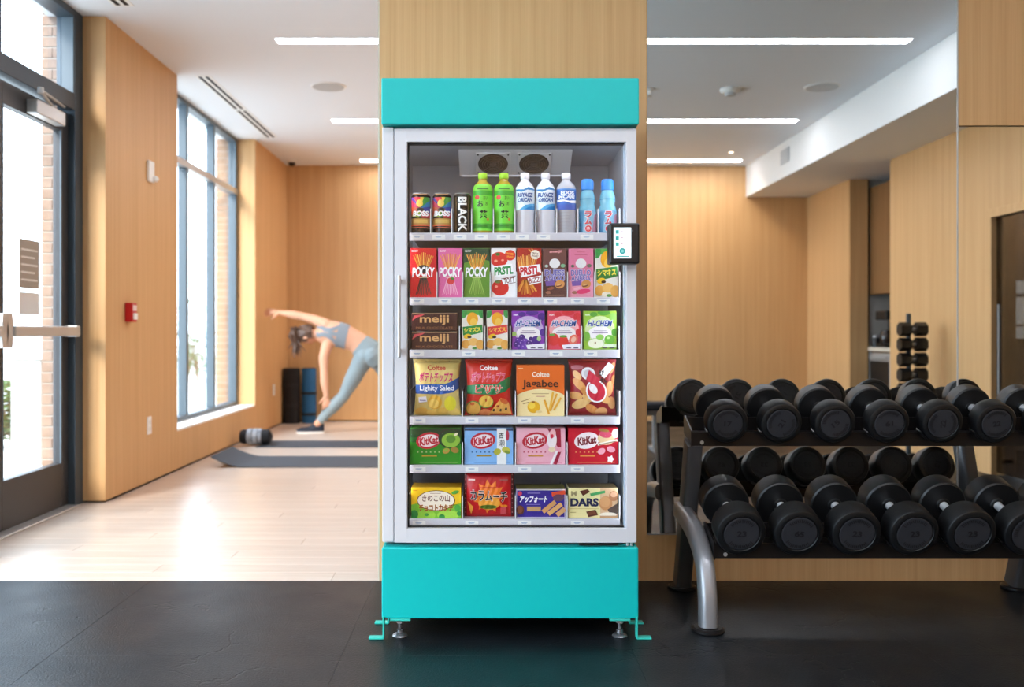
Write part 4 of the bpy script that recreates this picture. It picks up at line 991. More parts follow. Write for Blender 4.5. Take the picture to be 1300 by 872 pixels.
def bear(name, label, x0, y0, x1, zb, yb, c1, c2, word, wcol='#f4dc4a', group=None):
    t, A = carton(name, label, x0, y0, x1, zb, '#e9e3d6', 'biscuit box', yb=yb, depth=.13, top=c1); W_ = x1 - x0; H_ = yb - y0
    X = lambda u: x0 + u * W_; Y = lambda v: y0 + v * H_
    A.rect(x0, y0, x1, Y(.12), c1); A.ell(X(.05), Y(.06), W_ * .2, H_ * .14, '#2c9040').ell(X(.97), Y(.06), W_ * .18, H_ * .14, '#2c9040')
    A.ell(X(.5), Y(.22), W_ * .27, H_ * .17, '#f0a81e'); A.ell(X(.55), Y(.3), W_ * .16, H_ * .1, '#f8c652')
    A.fan([(X(.04), Y(.42)), (X(.96), Y(.36)), (X(.98), Y(.56)), (X(.5), Y(.62)), (X(.06), Y(.64))], c2)
    A.text(word, X(.5), Y(.49), W_ * .8, H_ * .13, wcol, .04, .05, -4)
    A.ell(X(.26), Y(.66), W_ * .18, H_ * .06, '#f2c21c', -15).ell(X(.36), Y(.68), W_ * .1, H_ * .03, '#3a2416')
    A.ell(X(.2), Y(.86), W_ * .22, H_ * .11, '#e2a348').ell(X(.55), Y(.80), W_ * .24, H_ * .1, '#eab765').ell(X(.86), Y(.87), W_ * .2, H_ * .12, '#dda24c')
    A.ell(X(.6), Y(.96), W_ * .12, H_ * .03, '#4f8a3a').ell(X(.4), Y(.93), W_ * .12, H_ * .04, '#efe4cf')
    A.build('front_print', t)
bear('cookie_box', 'green cookie box on the second shelf, partly behind the payment screen', 755.6, 315.5, 785, Z2, 377.3, '#59a844', '#2f7f36', 'シマネス')
bear('cookie_box', 'small cookie box with a green banner on the third shelf beside the brown chocolate boxes', 586.3, 394, 613.2, Z3, 444, '#4fa23c', '#1f8a3a', 'シマズス')
bear('cookie_box', 'small cookie box with a red banner on the third shelf', 617.8, 394, 644.8, Z3, 444, '#d2416a', '#dc3c3c', 'シマズス', '#f8c04a')
# ---- shelf 3: chocolate boxes, chewy candy
zz = Z3
for i, lab in enumerate(('lower brown chocolate box with gold lettering, stacked at the left of the third shelf', 'upper brown chocolate box with gold lettering, on top of its twin on the third shelf')):
    yb = 443.8 - i * 23.6; y0 = yb - 22.6
    t, A = carton('chocolate_box', lab, 522.5, y0, 580.5, zz, '#3f1a18', 'chocolate box', yb=yb, depth=.10, group='brown chocolate boxes', top='#8a6a4c')
    A.rect(522.5, y0, 580.5, y0 + 1.2, '#a58663'); A.text('meiji', 551.5, y0 + 9, 37, 13, '#d8a66a', .025)
    A.text('MILK CHOCOLATE', 551.5, y0 + 18.6, 47, 2.6, '#a06a45', .0)
    A.fan([(523, y0 + 10), (526, y0 + 3), (540, y0 + .8), (536, y0 + 3.5), (528, y0 + 6)], '#d9505a')
    A.build('front_print', t); zz += 23.6 * PS + .0008
def chew(x0, x1, label, base, pale, kind):
    t, A = carton('candy_bag', label, x0, 395, x1, Z3, base, 'candy packet', yb=444, depth=.05, top=base); c = (x0 + x1) / 2
    A.ell(c, 418, 19, 17, pale); A.ell(c, 423, 15, 9, '#fbf4f4')
    dk = {'grape': '#4a1f86', 'straw': '#d8293a', 'apple': '#5aa83a'}[kind]
    A.ell(c + 5, 397, 8, 3.5, dk).ell(c - 8, 399, 5, 3, dk).ell(c + 17, 402, 5, 5, dk if kind != 'apple' else '#8ec760').ell(c + 18.5, 422, 4, 5, dk)
    if kind == 'grape':
        for k, (u, v) in enumerate(((-13, 432), (-8, 428), (-4, 433), (-9, 436), (-15, 437), (-3, 438), (-11, 440), (1, 436), (-6, 440.5))): A.ell(c + u, v, 3.8, 3.6, ['#5a2a9a', '#432080', '#6c3cae'][k % 3]); A.ell(c + u - .8, v - 1, 1, .8, '#b493d8')
        A.ell(c + 10, 432, 6, 5.5, '#4a2288').ell(c + 13.5, 430, 2.6, 3, '#a9c47a').ell(c + 3, 430, 2.5, 2.5, '#3f1d78').ell(c - 18.5, 424, 3.5, 3, '#a9cf6e')
    elif kind == 'straw':
        A.ell(c - 13, 431, 7, 8, '#df3638').ell(c - 1, 434, 6.5, 8, '#e0302f').ell(c + 12, 431, 5.5, 6.5, '#ee7560', 30).ell(c + 12, 431, 3, 4, '#f8c0a8', 30).ell(c - 1, 427, 5, 1.6, '#5a9a3c').ell(c - 15, 425, 4, 1.5, '#6aa84a')
    else:
        A.ell(c - 5, 436, 11, 6.8, '#b8d98a').ell(c - 5, 436, 10, 6, '#f1f3d8').ell(c - 6, 435.5, 1, 1.6, '#7a5a2a').ell(c + 12, 431, 6.5, 6, '#6db83f').ell(c + 10.5, 429, 2, 1.5, '#c6e79a').ell(c - 17, 427, 4.5, 6, '#7cc04a').ell(c, 428, 5, 3.5, '#8fc95a')
    A.fan([(c - 3, 438), (c + 21, 436), (c + 21, 443), (c - 1, 443)], '#f2eef4') if kind != 'apple' else A.rect(c + 4, 437, c + 21, 441, '#dfeccb')
    A.text('HI-CHEM', c, 410.5, 30, 8, '#1f4fa0', .03, .25, 0, out='#ffffff', ow=.045)
    A.rect(c - 8, 419.5, c + 8, 420.3, '#b4a6b8'); A.rect(c - 10, 422, c + 10, 423, '#8d7a98')
    A.text('mori', x0 + 5, 399.5, 6, 2.6, '#ffffff', .02); A.rect(c + 3, 441, c + 9, 442.2, '#4a3a5a'); A.rect(c + 12, 441, c + 18, 442.2, '#4a3a5a')
    A.build('front_print', t)
chew(649.8, 691.5, 'purple grape chewy candy packet on the third shelf', '#8a3bb0', '#cdb4e0', 'grape')
chew(695.3, 736.8, 'red strawberry chewy candy packet on the third shelf', '#e24a62', '#f7b0b6', 'straw')
chew(740.8, 782.6, 'green apple chewy candy packet on the third shelf', '#9bca45', '#dcecb0', 'apple')
# ---- shelf 4: bags and a carton
def bag(name, label, x0, y0, x1, yb, zb, base, cat, bulge=.030, pinch=2.5, cap=None, seam='h', edge=None, waist=True):
    H = (yb - y0); X0, X1 = sx(x0), sx(x1); cxp = (x0 + x1) / 2; Yf = YP + bulge + .004
    t = thing(name, label, cat, ((X0 + X1) / 2, Yf, zb + .0004)); s0 = zb + .0004 + yb * PS
    def half(v):   # half width in picture units
        w = (x1 - x0) / 2
        return w - (pinch * math.sin(math.pi * min(max(v, 0), 1)) ** .8 if waist else 0)
    def bul(x, y):
        v = (y - y0) / H; h = half(v); u = (x - cxp) / h; u = max(-1, min(1, u)); vv = max(0, min(1, (v - .04) / .94))
        return bulge * (1 - u ** 4) ** .6 * (math.sin(math.pi * vv) ** .45 if 0 < vv < 1 else 0)
    def fn(x, y, ly):
        v = (y - y0) / H; h = half(v); x = cxp + max(-h, min(h, x - cxp))
        wr = .0008 * math.sin(x * .9 + y * .35) * (1 - abs((x - cxp) / h)) 
        return (sx(x), Yf - bul(x, y) - wr - ly * .00040, s0 - y * PS)
    m = MB(); nu, nv = 40, 44; vs = []; fs = []
    for side in (0, 1):
        for j in range(nv + 1):
            for i in range(nu + 1):
                v = j / nv; h = half(v); x = cxp + (i / nu * 2 - 1) * h; y = y0 + v * H
                zig = 0
                if side == 0: vs.append(fn(x, y, 0))
                else: vs.append((sx(x), Yf + bul(x, y) * .95 + .0006, s0 - y * PS))
    n1 = (nu + 1) * (nv + 1)
    for j in range(nv):
        for i in range(nu):
            a_ = j * (nu + 1) + i; fs.append((a_, a_ + 1, a_ + nu + 2, a_ + nu + 1)); fs.append((n1 + a_, n1 + a_ + nu + 1, n1 + a_ + nu + 2, n1 + a_ + 1))
    for i in range(nu):
        a_ = i; fs.append((a_, n1 + a_, n1 + a_ + 1, a_ + 1)); a_ = nv * (nu + 1) + i; fs.append((a_, a_ + 1, n1 + a_ + 1, n1 + a_))
    for j in range(nv):
        a_ = j * (nu + 1); fs.append((a_, a_ + nu + 1, n1 + a_ + nu + 1, n1 + a_)); a_ += nu; fs.append((a_, n1 + a_, n1 + a_ + nu + 1, a_ + nu + 1))
    m.add(vs, fs, 0, True); m.build('pouch', mat('foil_' + base[1:], base, .32), t)
    A = Art(fn, cut=2.6, clip=(x0 + .3, y0 + .3, x1 - .3, yb - .3))
    return t, A
t, A = bag('potato_chip_bag', 'yellow bag of potato chips with a blue band on the fourth shelf', 523.5, 456.8, 585.5, 528.6, Z4, '#dfc676', 'snack bag', pinch=3.2)
A.rect(523, 457, 586, 462, '#cdb56c'); A.text('Coltee', 554, 467.5, 23, 6.5, '#d0402a', .022)
A.text('ポテトチップス', 553.5, 479.5, 43, 13, '#c8146a', .035, .12)
A.fan([(526, 489.5), (545, 488), (565, 488), (576, 484), (584, 479), (584, 493), (574, 499), (560, 501), (526, 500.5)], '#1e56a6')
A.text('Lighity Saled', 554.5, 494, 43, 8.5, '#ffffff', .012)
A.ell(552, 511.5, 9, 9, '#eeb53c').ell(550.5, 513, 6.5, 6, '#f7cf66')
A.ell(535, 524, 9, 6, '#e9b54c').ell(549, 525, 8, 4.5, '#f0c45c').ell(562, 523, 8, 5, '#e7ba54').ell(576, 524, 8, 5, '#f0cd6c')
A.fan([(531, 505), (541, 503.5), (542, 510.5), (531.5, 512)], '#e6e2ea'); A.rect(532.5, 508.2, 540.5, 509.6, '#8d86a0')
A.ell(571.5, 513, 7.5, 9.5, '#ecdf3a'); A.build('front_print', t)
t, A = bag('potato_chip_bag', 'red bag of potato chips with a green band on the fourth shelf', 589.5, 456.8, 651.5, 528.6, Z4, '#d3261c', 'snack bag', pinch=3.2)
A.rect(589, 457, 652, 462, '#c21f18'); A.text('Coltee', 620.5, 467.5, 23, 6.5, '#ffffff', .022)
A.text('ポテトチップス', 620, 479.5, 43, 13, '#e22a6a', .025, .12, 0, out='#f6c6cc', ow=.03)
A.fan([(591, 490.5), (606, 488.5), (630, 488), (641, 484), (650, 477), (650, 490), (641, 498), (628, 501.5), (591, 501)], '#11804a')
A.text('ピザサ', 620.5, 494.7, 34, 10.5, '#d8261e', .012, .08, 0, out='#f3dccb', ow=.035)
A.ell(601, 519, 10, 9.5, '#5f9440').ell(601, 519.5, 8.8, 8.8, '#eab04e').ell(599.5, 513.5, 3, 1.8, '#d9602a').ell(617, 511, 9.5, 8, '#6fa04a').ell(617, 510, 8.8, 7.4, '#f0c050').ell(617, 508.5, 1.2, 2.2, '#c8562a').ell(616, 525, 8, 5, '#e88a50')
A.fan([(619, 528.3), (636, 505.5), (646, 512), (650, 528.3)], '#f2b254'); A.ell(640, 510, 5.5, 3.2, '#d86a34', 30)
for u, v in ((627, 521.5), (635.5, 521.5), (642.5, 520)): A.ell(u, v, 1.4, 1.9, '#2a1a14', 15)
A.ell(632, 516, 1.8, 1.2, '#c2451f').rect(622, 526.2, 650, 528.2, '#b8401e'); A.build('front_print', t)
t, A = carton('potato_stick_box', 'orange and cream box of potato sticks on the fourth shelf', 656, 464, 716.5, Z4, '#e66a1e', 'snack box', yb=528.6, depth=.09, top='#e66a1e')
A.fan([(656, 502)] + [(656 + 60.5 * k / 14, 502 - 8 * math.sin(math.pi * k / 14) ** .8) for k in range(15)] + [(716.5, 528.6), (656, 528.6)], '#f9e2a6')
A.text('Coltee', 686.5, 475.5, 22, 6, '#fff4e0', .022); A.text('Jagabee', 686, 488.5, 46, 12.5, '#3a1710', .02, 0, 0)
A.rect(675, 499.5, 697, 500.5, '#c9a878').rect(681, 503, 692, 504, '#d29a84')
A.ell(677.5, 517, 8, 7.6, '#eeb41e').ell(675, 515, 4.5, 4.4, '#f8d44a').ell(677, 510.5, 2.2, 1, '#9a5a1a').ell(684, 523, 4, 1.6, '#e9cf94')
A.line(691, 508, 697, 526, 2.6, '#e9a42a').line(702, 498, 697.5, 522, 2.6, '#f2bb44').line(707, 500, 698.5, 522, 2.4, '#eaa630').line(712, 505, 703, 521, 2.4, '#f0b23c')
A.rect(657.5, 467.5, 664, 468.7, '#f6c9a0').line(662, 510, 673, 506.5, .8, '#9a7444').line(664, 513, 672, 510.5, .8, '#9a7444'); A.build('front_print', t)
t, A = bag('shrimp_cracker_bag', 'dark red bag of shrimp crackers at the right end of the fourth shelf', 721.6, 457, 784.4, 528.6, Z4, '#9e1f2b', 'snack bag', pinch=3.0)
rn = random.Random(5)
for u, v, a_, b_, q, c_ in ((733, 477, 4, 7, -40, '#f0bd7c'), (736, 489, 5, 11, -45, '#e8a45e'), (731, 503, 9, 5, 10, '#efb268'), (738, 513, 12, 6, -20, '#f6cb86'), (752, 520, 9, 5, 30, '#e89a52'), (764, 524, 8, 6, -15, '#eeb070'), (747, 505, 8, 5, 25, '#f3c27a'), (774, 494, 5, 10, 10, '#dc9a5c'), (778, 468, 3, 8, 25, '#d99a60'), (777, 512, 5, 8, -10, '#e3a464'), (768, 507, 8, 5, 35, '#f0b56c'), (780, 482, 3, 6, 10, '#d08a50'), (742, 497, 6, 4, 40, '#dd9148')): A.ell(u, v, a_, b_, c_, q)
A.ell(733, 467, 8, 3, '#c06a78').ell(757, 497, 13, 15, '#ffffff', -20).ell(747, 475, 9, 8, '#e9e4e6', 20).ell(757, 497, 11, 13, '#cf2040', -20).ell(748, 475.5, 6.8, 5.8, '#c9c4ca', 20)
A.fan([(748, 470), (762, 482), (756, 492), (744, 482)], '#cf2040'); A.ell(753, 494, 4.5, 7, '#f6eef0', -35).line(764, 478, 777, 463, 9, '#efe9ea')
A.text('えび', 764, 474, 7.5, 8, '#15151a', .06).text('せん', 766, 483, 8, 7, '#15151a', .05); A.rect(724, 526, 782, 528.3, '#8c1b28'); A.build('front_print', t)
# ---- shelf 5: wafer boxes
def wafer(x0, x1, label, base, y0=544.2, dark_top=None, extra=None, ring='#c21a30'):
    t, A = carton('wafer_box', label, x0, y0, x1, Z5, base, 'wafer box', yb=590.4, depth=.10, top=base)
    if extra == 'matcha': A.rect(x0, y0, x1, 556, '#123a1a'); A.fan([(x0, 556), (x1, 556), (x1, 564), (x0, 562)], '#1c5a1c')
    if extra == 'blue': A.rect(x0, y0, x1, 547.5, '#27406e')
    c = x0 + 23.5
    A.ell(c, 560, 16, 10.5, ring, -10)
    if ring == '#c21a30' : A.ell(c, 560, 12.8, 7.8, '#f4e6e8' if extra != 'matcha' else '#f2e2e2', -10)
    A.text('KitKat', c + .3, 560, 24, 10.5, '#c21a30' if extra != 'red' else '#7c1420', .045, .1, -8, out='#fff6f6', ow=.02)
    g = {'matcha': '#9db47a', 'blue': '#3f6ea6', 'pink': '#d05a70', 'red': '#e0a060'}[extra]
    for k in range(6): A.rect(x0 + 9 + k * 5.4, 573.4, x0 + 10.8 + k * 5.4, 575.4, g); A.layer -= 1
    A.rect(x0 + 15, 578.4, x0 + 34, 580.2, '#b9952e' if extra in ('matcha', 'blue') else '#e8a048'); A.rect(x0 + 12, 587.4, x1 - 4, 588, g)
    if extra == 'matcha':
        A.ell(x1 - 14, 557, 15, 12.5, '#2b2a20', 0, 28).ell(x1 - 13.5, 557.5, 14, 11.5, '#173d18').ell(x1 - 13, 559.5, 11.8, 9.2, '#8cb83c').ell(x1 - 13, 558, 6, 5, '#5c8a2c').ell(x1 - 6.5, 552, 2.6, 1.6, '#efe6c8', -40)
        A.ell(x1 - 19, 573, 4.6, 3.4, '#b98d3e', -20).ell(x1 - 8, 572, 5.2, 3.6, '#a07a34', 15).ell(x1 - 19, 572, 3, 1.6, '#8fae3c', -20)
    if extra == 'blue':
        A.rect(x1 - 20.5, y0, x1 - 8.5, 590.3, '#f1f1ee'); A.text('吉', x1 - 15, 553.5, 6, 7.5, '#222222', .03); A.text('瀬', x1 - 14.5, 563, 8, 9, '#1c1c1c', .0)
        A.ell(x1 - 7.2, 553.5, 2.2, 6.6, '#b8344a'); A.ell(x1 - 20, 574, 4.8, 4, '#b9b63e', -20).ell(x1 - 9, 572, 5.4, 4, '#c7c452', 15).ell(x1 - 7.5, 574.5, 3.6, 2, '#8aa03c', 15)
    if extra == 'pink':
        A.fan([(x1 - 23, y0), (x1 - 6, y0), (x1 - 8, 560), (x1 - 6, 575), (x1 - 14, 590.3), (x1 - 9, 590.3), (x1 - 2, 575), (x1 - 4, 560), (x1 - 1, y0)][:4], '#9c1836')
        A.line(x1 - 8, 546, x1 - 7, 574, 4, '#a81c3c').line(x1 - 7, 573, x1 - 13, 590, 4, '#a81c3c').line(x1 - 10, 572, x1 - 18, 590, 3, '#fbf3f3')
        A.ell(x1 - 17, 559, 6.2, 11, '#f9eaea').ell(x1 - 16, 551, 4, 5.5, '#f1b6bc', 10).ell(x1 - 17, 554.5, 2, 2.8, '#cc2846', 15)
        A.ell(x1 - 7.5, 571.5, 4.2, 3, '#f0a8b8').ell(x1 - 17, 571.5, 4.4, 3.4, '#f3ddb8').ell(x1 - 20.5, 577, 2.4, 2.2, '#f3b0be')
    if extra == 'red':
        A.ell(x1 - 15, 557, 11, 8.5, '#f0cf9c').ell(x1 - 16, 552, 8, 4.6, '#d8506c', 8).ell(x1 - 3.5, 551, 4.5, 6, '#d5cfc4').ell(x1 - 18, 547, 7, 2, '#a87a3c', 10).line(x1 - 26, 565, x1 - 1, 559.5, 3, '#f7eedd').line(x1 - 24, 565.2, x1 - 2, 560.6, 1, '#7a6a3c')
        A.ell(x1 - 21, 573.5, 5, 3.8, '#f2a8b6', -25).ell(x1 - 9, 571, 5.4, 3.8, '#eea0b0', 15).star(x1 - 9.5, 583.5, 3.2, 5, 5, '#fbf1f1')
    A.build('front_print', t)
wafer(520.6, 585.4, 'dark green wafer box with a tea bowl, at the left end of the fifth shelf', '#2f8a1c', extra='matcha')
wafer(589.6, 651.4, 'light blue wafer box with a white band on the fifth shelf', '#86b8ea', extra='blue')
wafer(655.4, 717.6, 'pale pink wafer box with a strawberry cream sweet on the fifth shelf', '#f2b3c2', extra='pink')
wafer(721.4, 784.6, 'bright red wafer box at the right end of the fifth shelf', '#c9152e', extra='red', ring='#fbf1f1')
# ---- shelf 6
t, A = carton('chocolate_mushroom_box', 'yellow and green box with leaves at the left end of the bottom shelf', 522, 620.3, 585.4, Z6, '#f4c61e', 'snack box', yb=658.8, depth=.10, top='#d9a818')
A.fan([(522, 642), (530, 640), (540, 647), (556, 649), (570, 645), (585.4, 640), (585.4, 658.6), (522, 658.6)], '#7cc234')
A.ell(541, 655, 12, 7, '#9ad644').ell(569, 655, 14, 6, '#a8dc4c').ell(526, 654, 5, 5.5, '#2c8a3a').ell(561, 657, 4, 3, '#2c8a3a').ell(541.5, 654.5, 2.6, 2, '#3a8a3a').ell(581, 646, 4, 4, '#45a03a').ell(583, 653, 3, 3, '#2c8a3a').ell(578, 626, 5, 2.2, '#55a63a', -15)
A.ell(553.5, 636.5, 24.5, 13, '#6b3a18').ell(553.5, 636.5, 23.3, 12.2, '#fbf1de')
A.text('きのこの山', 553.5, 633.5, 35, 9, '#6b2f1c', .02, 0, 0); A.text('チョコトカタチ', 553.5, 645.6, 43, 8.5, '#8c2f1c', .03, 0, 0, out='#f6c64a', ow=.03)
A.rect(524, 623, 530, 624, '#d98a1c').rect(546, 627, 560, 627.7, '#a88a6c'); A.build('front_print', t)
t, A = bag('corn_snack_bag', 'red bag with an orange starburst and black lettering on the bottom shelf', 589.6, 600.5, 652.4, 658.6, Z6, '#c8121c', 'snack bag', bulge=.024, waist=False)
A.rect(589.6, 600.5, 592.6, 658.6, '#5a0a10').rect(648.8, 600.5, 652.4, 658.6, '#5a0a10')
for k in range(9): A.rect(590.4, 604 + k * 6, 591.4, 605.4 + k * 6, '#e8a0a0').rect(650, 604 + k * 6, 651, 605.4 + k * 6, '#e8a0a0'); A.layer -= 2
A.star(621, 632, 13.5, 20.5, 11, '#f07c1e', 1.08); A.ell(621, 640, 14, 9, '#f7a83a').rect(610, 619.5, 632, 621.5, '#d84a14')
A.text('カラムーチ', 620.5, 631, 47, 13.5, '#14100f', .03, -.08, 3, out='#f7f0ea', ow=.028)
A.ell(620, 645, 11, 2.8, '#5e7a1c').rect(611, 644.4, 629, 645.5, '#26340e'); A.fan([(593.5, 638), (601, 645), (598, 655)], '#f5a83c'); A.ell(640, 644, 4.5, 2, '#e88a1c').rect(635.5, 645.5, 642.5, 655, '#e0525a').rect(594.5, 609.8, 603, 611.4, '#f1c3c3').rect(634.5, 610, 645, 611.4, '#a05050')
A.build('front_print', t)
t, A = carton('cocoa_biscuit_box', 'purple biscuit box with biscuit fingers on the bottom shelf', 655.2, 622, 718, Z6, '#35248c', 'biscuit box', yb=658.8, depth=.10, top='#8b8444')
A.rect(655.2, 622, 718, 623.6, '#d9cfc2').rect(716.6, 622, 718, 658.6, '#cfc0d0').rect(655.2, 657.4, 718, 658.6, '#cfc8da').rect(655.2, 622, 656.4, 658.6, '#b9b0cc')
A.ell(660, 627.5, 2.8, 2.8, '#d8415c').text('アッフォート', 677.5, 635, 35, 8.5, '#ffffff', .05, .15, 0); A.rect(669.5, 626.6, 686, 627.6, '#9a90c8').rect(668, 641, 686, 642, '#8a7cc4')
A.rect(669, 644.2, 686.5, 650, '#c9a06a').ell(660.5, 648.5, 5, 6, '#6b3a2c').ell(660, 648, 3.6, 4.6, '#8a5038')
A.fan([(700, 626), (717, 623.5), (718, 628.5), (701, 632)], '#e2502a').ell(709, 633, 7, 4.5, '#5e4056')
A.line(689, 651, 705, 638, 5.5, '#d39a60').line(696, 653.5, 713, 641, 5.5, '#dca868').line(707, 655, 717, 647, 6, '#d8a46c')
A.build('front_print', t)
t, A = carton('white_chocolate_box', 'cream box with navy lettering and brown cookies at the right end of the bottom shelf', 721.6, 620.8, 784.2, Z6, '#efe3a4', 'chocolate box', yb=658.8, depth=.10, top='#7c6a48')
A.rect(762, 620.8, 784.2, 658.6, '#d8b48c').ell(769, 640, 8.5, 9, '#c58a58').ell(768, 638.5, 6.5, 6.8, '#d39c68').ell(779, 631, 6, 6.5, '#b87c54').ell(779, 629, 4, 3.4, '#e0b08c').fan([(771, 648), (784, 640), (784, 653), (776, 655)], '#5a4a40'); A.ell(772, 654.5, 11, 3, '#f1e4cc').rect(761.6, 655.8, 784.2, 658.6, '#c09468')
A.text('DARS', 742, 638.8, 36, 10.6, '#1c2350', .05); A.fan([(736, 624.5), (746, 622), (749, 625.5), (740, 630.5)], '#5c2e1c'); A.fan([(744, 650.5), (756, 648), (759, 655), (747, 657.5)], '#5c2e1c'); A.fan([(745.5, 651.5), (755, 649.5), (757, 653.4), (747, 655.4)], '#7a442a')
A.fan([(749, 627.5), (768, 623.5), (768, 627), (750, 631)], '#46a05c'); A.rect(724, 646.4, 760, 647, '#c9b86c').text('M', 728.5, 627.5, 7, 6, '#a89a6c', .03).rect(724, 651, 731, 652, '#b8a868'); A.build('front_print', t)
# ---- shelf 1: cans and bottles
def round_prod(name, label, x0, x1, ytop, prof, body, cat, group=None, zb=Z1, n=40, rough=.25, metal=0.0, parts=()):
    """prof: list of (radius fraction, height fraction)"""
    cx = (sx(x0) + sx(x1)) / 2; r = (sx(x1) - sx(x0)) / 2; H = (295.5 - ytop) * PS; cy = YP + r
    t = thing(name, label, cat, (cx, cy, zb + .0004), group); z0 = zb + .0004
    MB().lathe([(a_ * r, z0 + b_ * H) for a_, b_ in prof], 'z', (cx, cy, 0), n).build('body', body, t)
    pr = [(a_ * r, z0 + b_ * H) for a_, b_ in prof]
    def rad(z):
        for (r0, h0), (r1, h1) in zip(pr, pr[1:]):
            if h0 <= z <= h1 and h1 > h0: return r0 + (r1 - r0) * (z - h0) / (h1 - h0)
        return pr[-1][0]
    for nm, pf, mt in parts: MB().lathe([(a_ * r, z0 + b_ * H) for a_, b_ in pf], 'z', (cx, cy, 0), n).build(nm, mt, t)
    cxp = (x0 + x1) / 2
    def fn(x, y, ly):
        z = z0 + (295.5 - y) * PS; rr = rad(z) + .0003 + ly * .00015; dx = max(-rr * .985, min(rr * .985, (x - cxp) * PS))
        return (cx + dx, cy - math.sqrt(rr * rr - dx * dx), z)
    A = Art(fn, cut=2.2); return t, A
canp = [(.80, 0), (.86, .004), (1.0, .04), (1.0, .915), (.86, .955), (.84, .962), (.84, .965)]
for i, (x0, x1) in enumerate(((521.3, 546), (548.6, 572.8))):
    t, A = round_prod('coffee_can', ['rainbow coloured coffee can at the left end of the top shelf', 'rainbow coloured coffee can second from the left on the top shelf'][i], x0, x1, 243, canp, cm('#24140e', .25, .3), 'drink can', 'rainbow coffee cans',
                      parts=(('rim', [(.86, .9655), (.88, .975), (.86, .985), (.80, .985), (.78, .968)], M['silver']),))
    c = (x0 + x1) / 2; L_ = c - 12; R_ = c + 12
    A.rect(L_, 249.5, R_, 263, '#3a2f94').rect(L_, 263, R_, 275, '#1c7a3e')
    A.fan([(c, 262), (L_ + 1, 249.6), (c - 5, 249.6), (c, 252)], '#7a2a8a').fan([(c, 263), (c - 9, 249.6), (c + 1, 249.6)], '#cf1f2c').fan([(c, 263), (c, 249.6), (c + 5, 249.6)], '#f0d04a').fan([(c, 263), (c + 4.5, 249.6), (R_ - 1, 249.6), (R_, 254)], '#3a9a3a').fan([(c, 264), (R_, 253), (R_, 262)], '#1f7fb8').fan([(c, 264), (R_, 261), (R_, 272)], '#2c3a9c')
    A.fan([(c, 264), (L_, 252), (L_, 262)], '#b81e48').fan([(c, 264), (L_, 261), (L_, 275)], '#b84a1c').fan([(c, 265), (L_, 273), (c - 2, 276)], '#8aa82c').fan([(c, 266), (R_, 270), (R_, 276), (c + 2, 276)], '#c02038')
    A.ell(c - 1, 257.5, 4.3, 4.8, '#efcf5e').ell(c, 265.5, 4.8, 2.4, '#1a1c18')
    A.text('BOSS', c + .5, 270.3, 20, 7, '#ffffff', .05, .1)
    A.rect(L_, 276.5, R_, 284.5, '#b88a3c').rect(c - 9, 278, c + 9, 282.6, '#d8b45c').rect(L_, 284.5, R_, 286.4, '#e0603a').rect(L_, 288, R_, 289, '#e07a60').rect(c - 8, 245.6, c + 8, 246.8, '#b0824c')
    A.build('wrap_print', t)
t, A = round_prod('coffee_can', 'black coffee can with vertical white lettering on the top shelf', 575.3, 598.2, 243, canp, cm('#17130f', .25, .3), 'drink can', parts=(('rim', [(.86, .9655), (.88, .975), (.86, .985), (.80, .985), (.78, .968)], M['silver']),))
A.rect(577.5, 249, 579.8, 292, '#5a4426').rect(593.7, 249, 595.6, 292, '#4a3a24').text('BLACK', 587, 271.3, 44, 10.8, '#f2efe9', .035, 0, 90); A.build('wrap_print', t)
petp = [(.80, 0), (.93, .006), (.97, .03), (.97, .10), (1.0, .12), (1.0, .72), (.93, .775), (.72, .82), (.45, .865), (.40, .88), (.40, .905)]
capp = [(.44, .9052), (.46, .912), (.46, .985), (.42, .999)]
for i, (x0, x1) in enumerate(((599.9, 625.7), (627, 652.9))):
    t, A = round_prod('tea_bottle', ['green tea bottle beside the black can on the top shelf', 'green tea bottle next to the white-labelled bottles on the top shelf'][i], x0, x1, 217.5, petp, cm('#a7902c', .12), 'bottle', 'green tea bottles', parts=(('cap', capp, cm('#9ccf28', .4)),))
    c = (x0 + x1) / 2; a_, b_ = c - 12.8, c + 12.8
    A.fan([(c - 10.5, 232.8), (c + 10.5, 232.8), (b_, 239), (b_, 241), (a_, 241), (a_, 239)], '#7ad63c'); A.rect(a_, 241, b_, 247, '#3fae2c').rect(a_, 247, b_, 283, '#6fdc3a').rect(a_, 283, b_, 289.5, '#3fae2c').rect(a_, 289.5, b_, 292, '#74dc40')
    A.rect(c - 7, 238, c + 7, 239.6, '#3c7a26').ell(c - 7, 249.7, 2.9, 2.9, '#d8452a').text('お', c + 1.5 - 4.5, 258, 8, 8, '#14320f', .04).text('茶', c + 1, 271.5, 10.5, 11, '#12260e', .04).text('おい', c + 3.5, 250.5, 5.5, 5, '#1d4516', .01).text('お', c + 5, 258, 3, 4, '#1d4516', .01)
    A.ell(c + 6.5, 277.7, 1.5, 1.8, '#c8862c').rect(c - 6, 285.6, c + 6, 286.8, '#2d8a22')
    A.build('label_print', t)
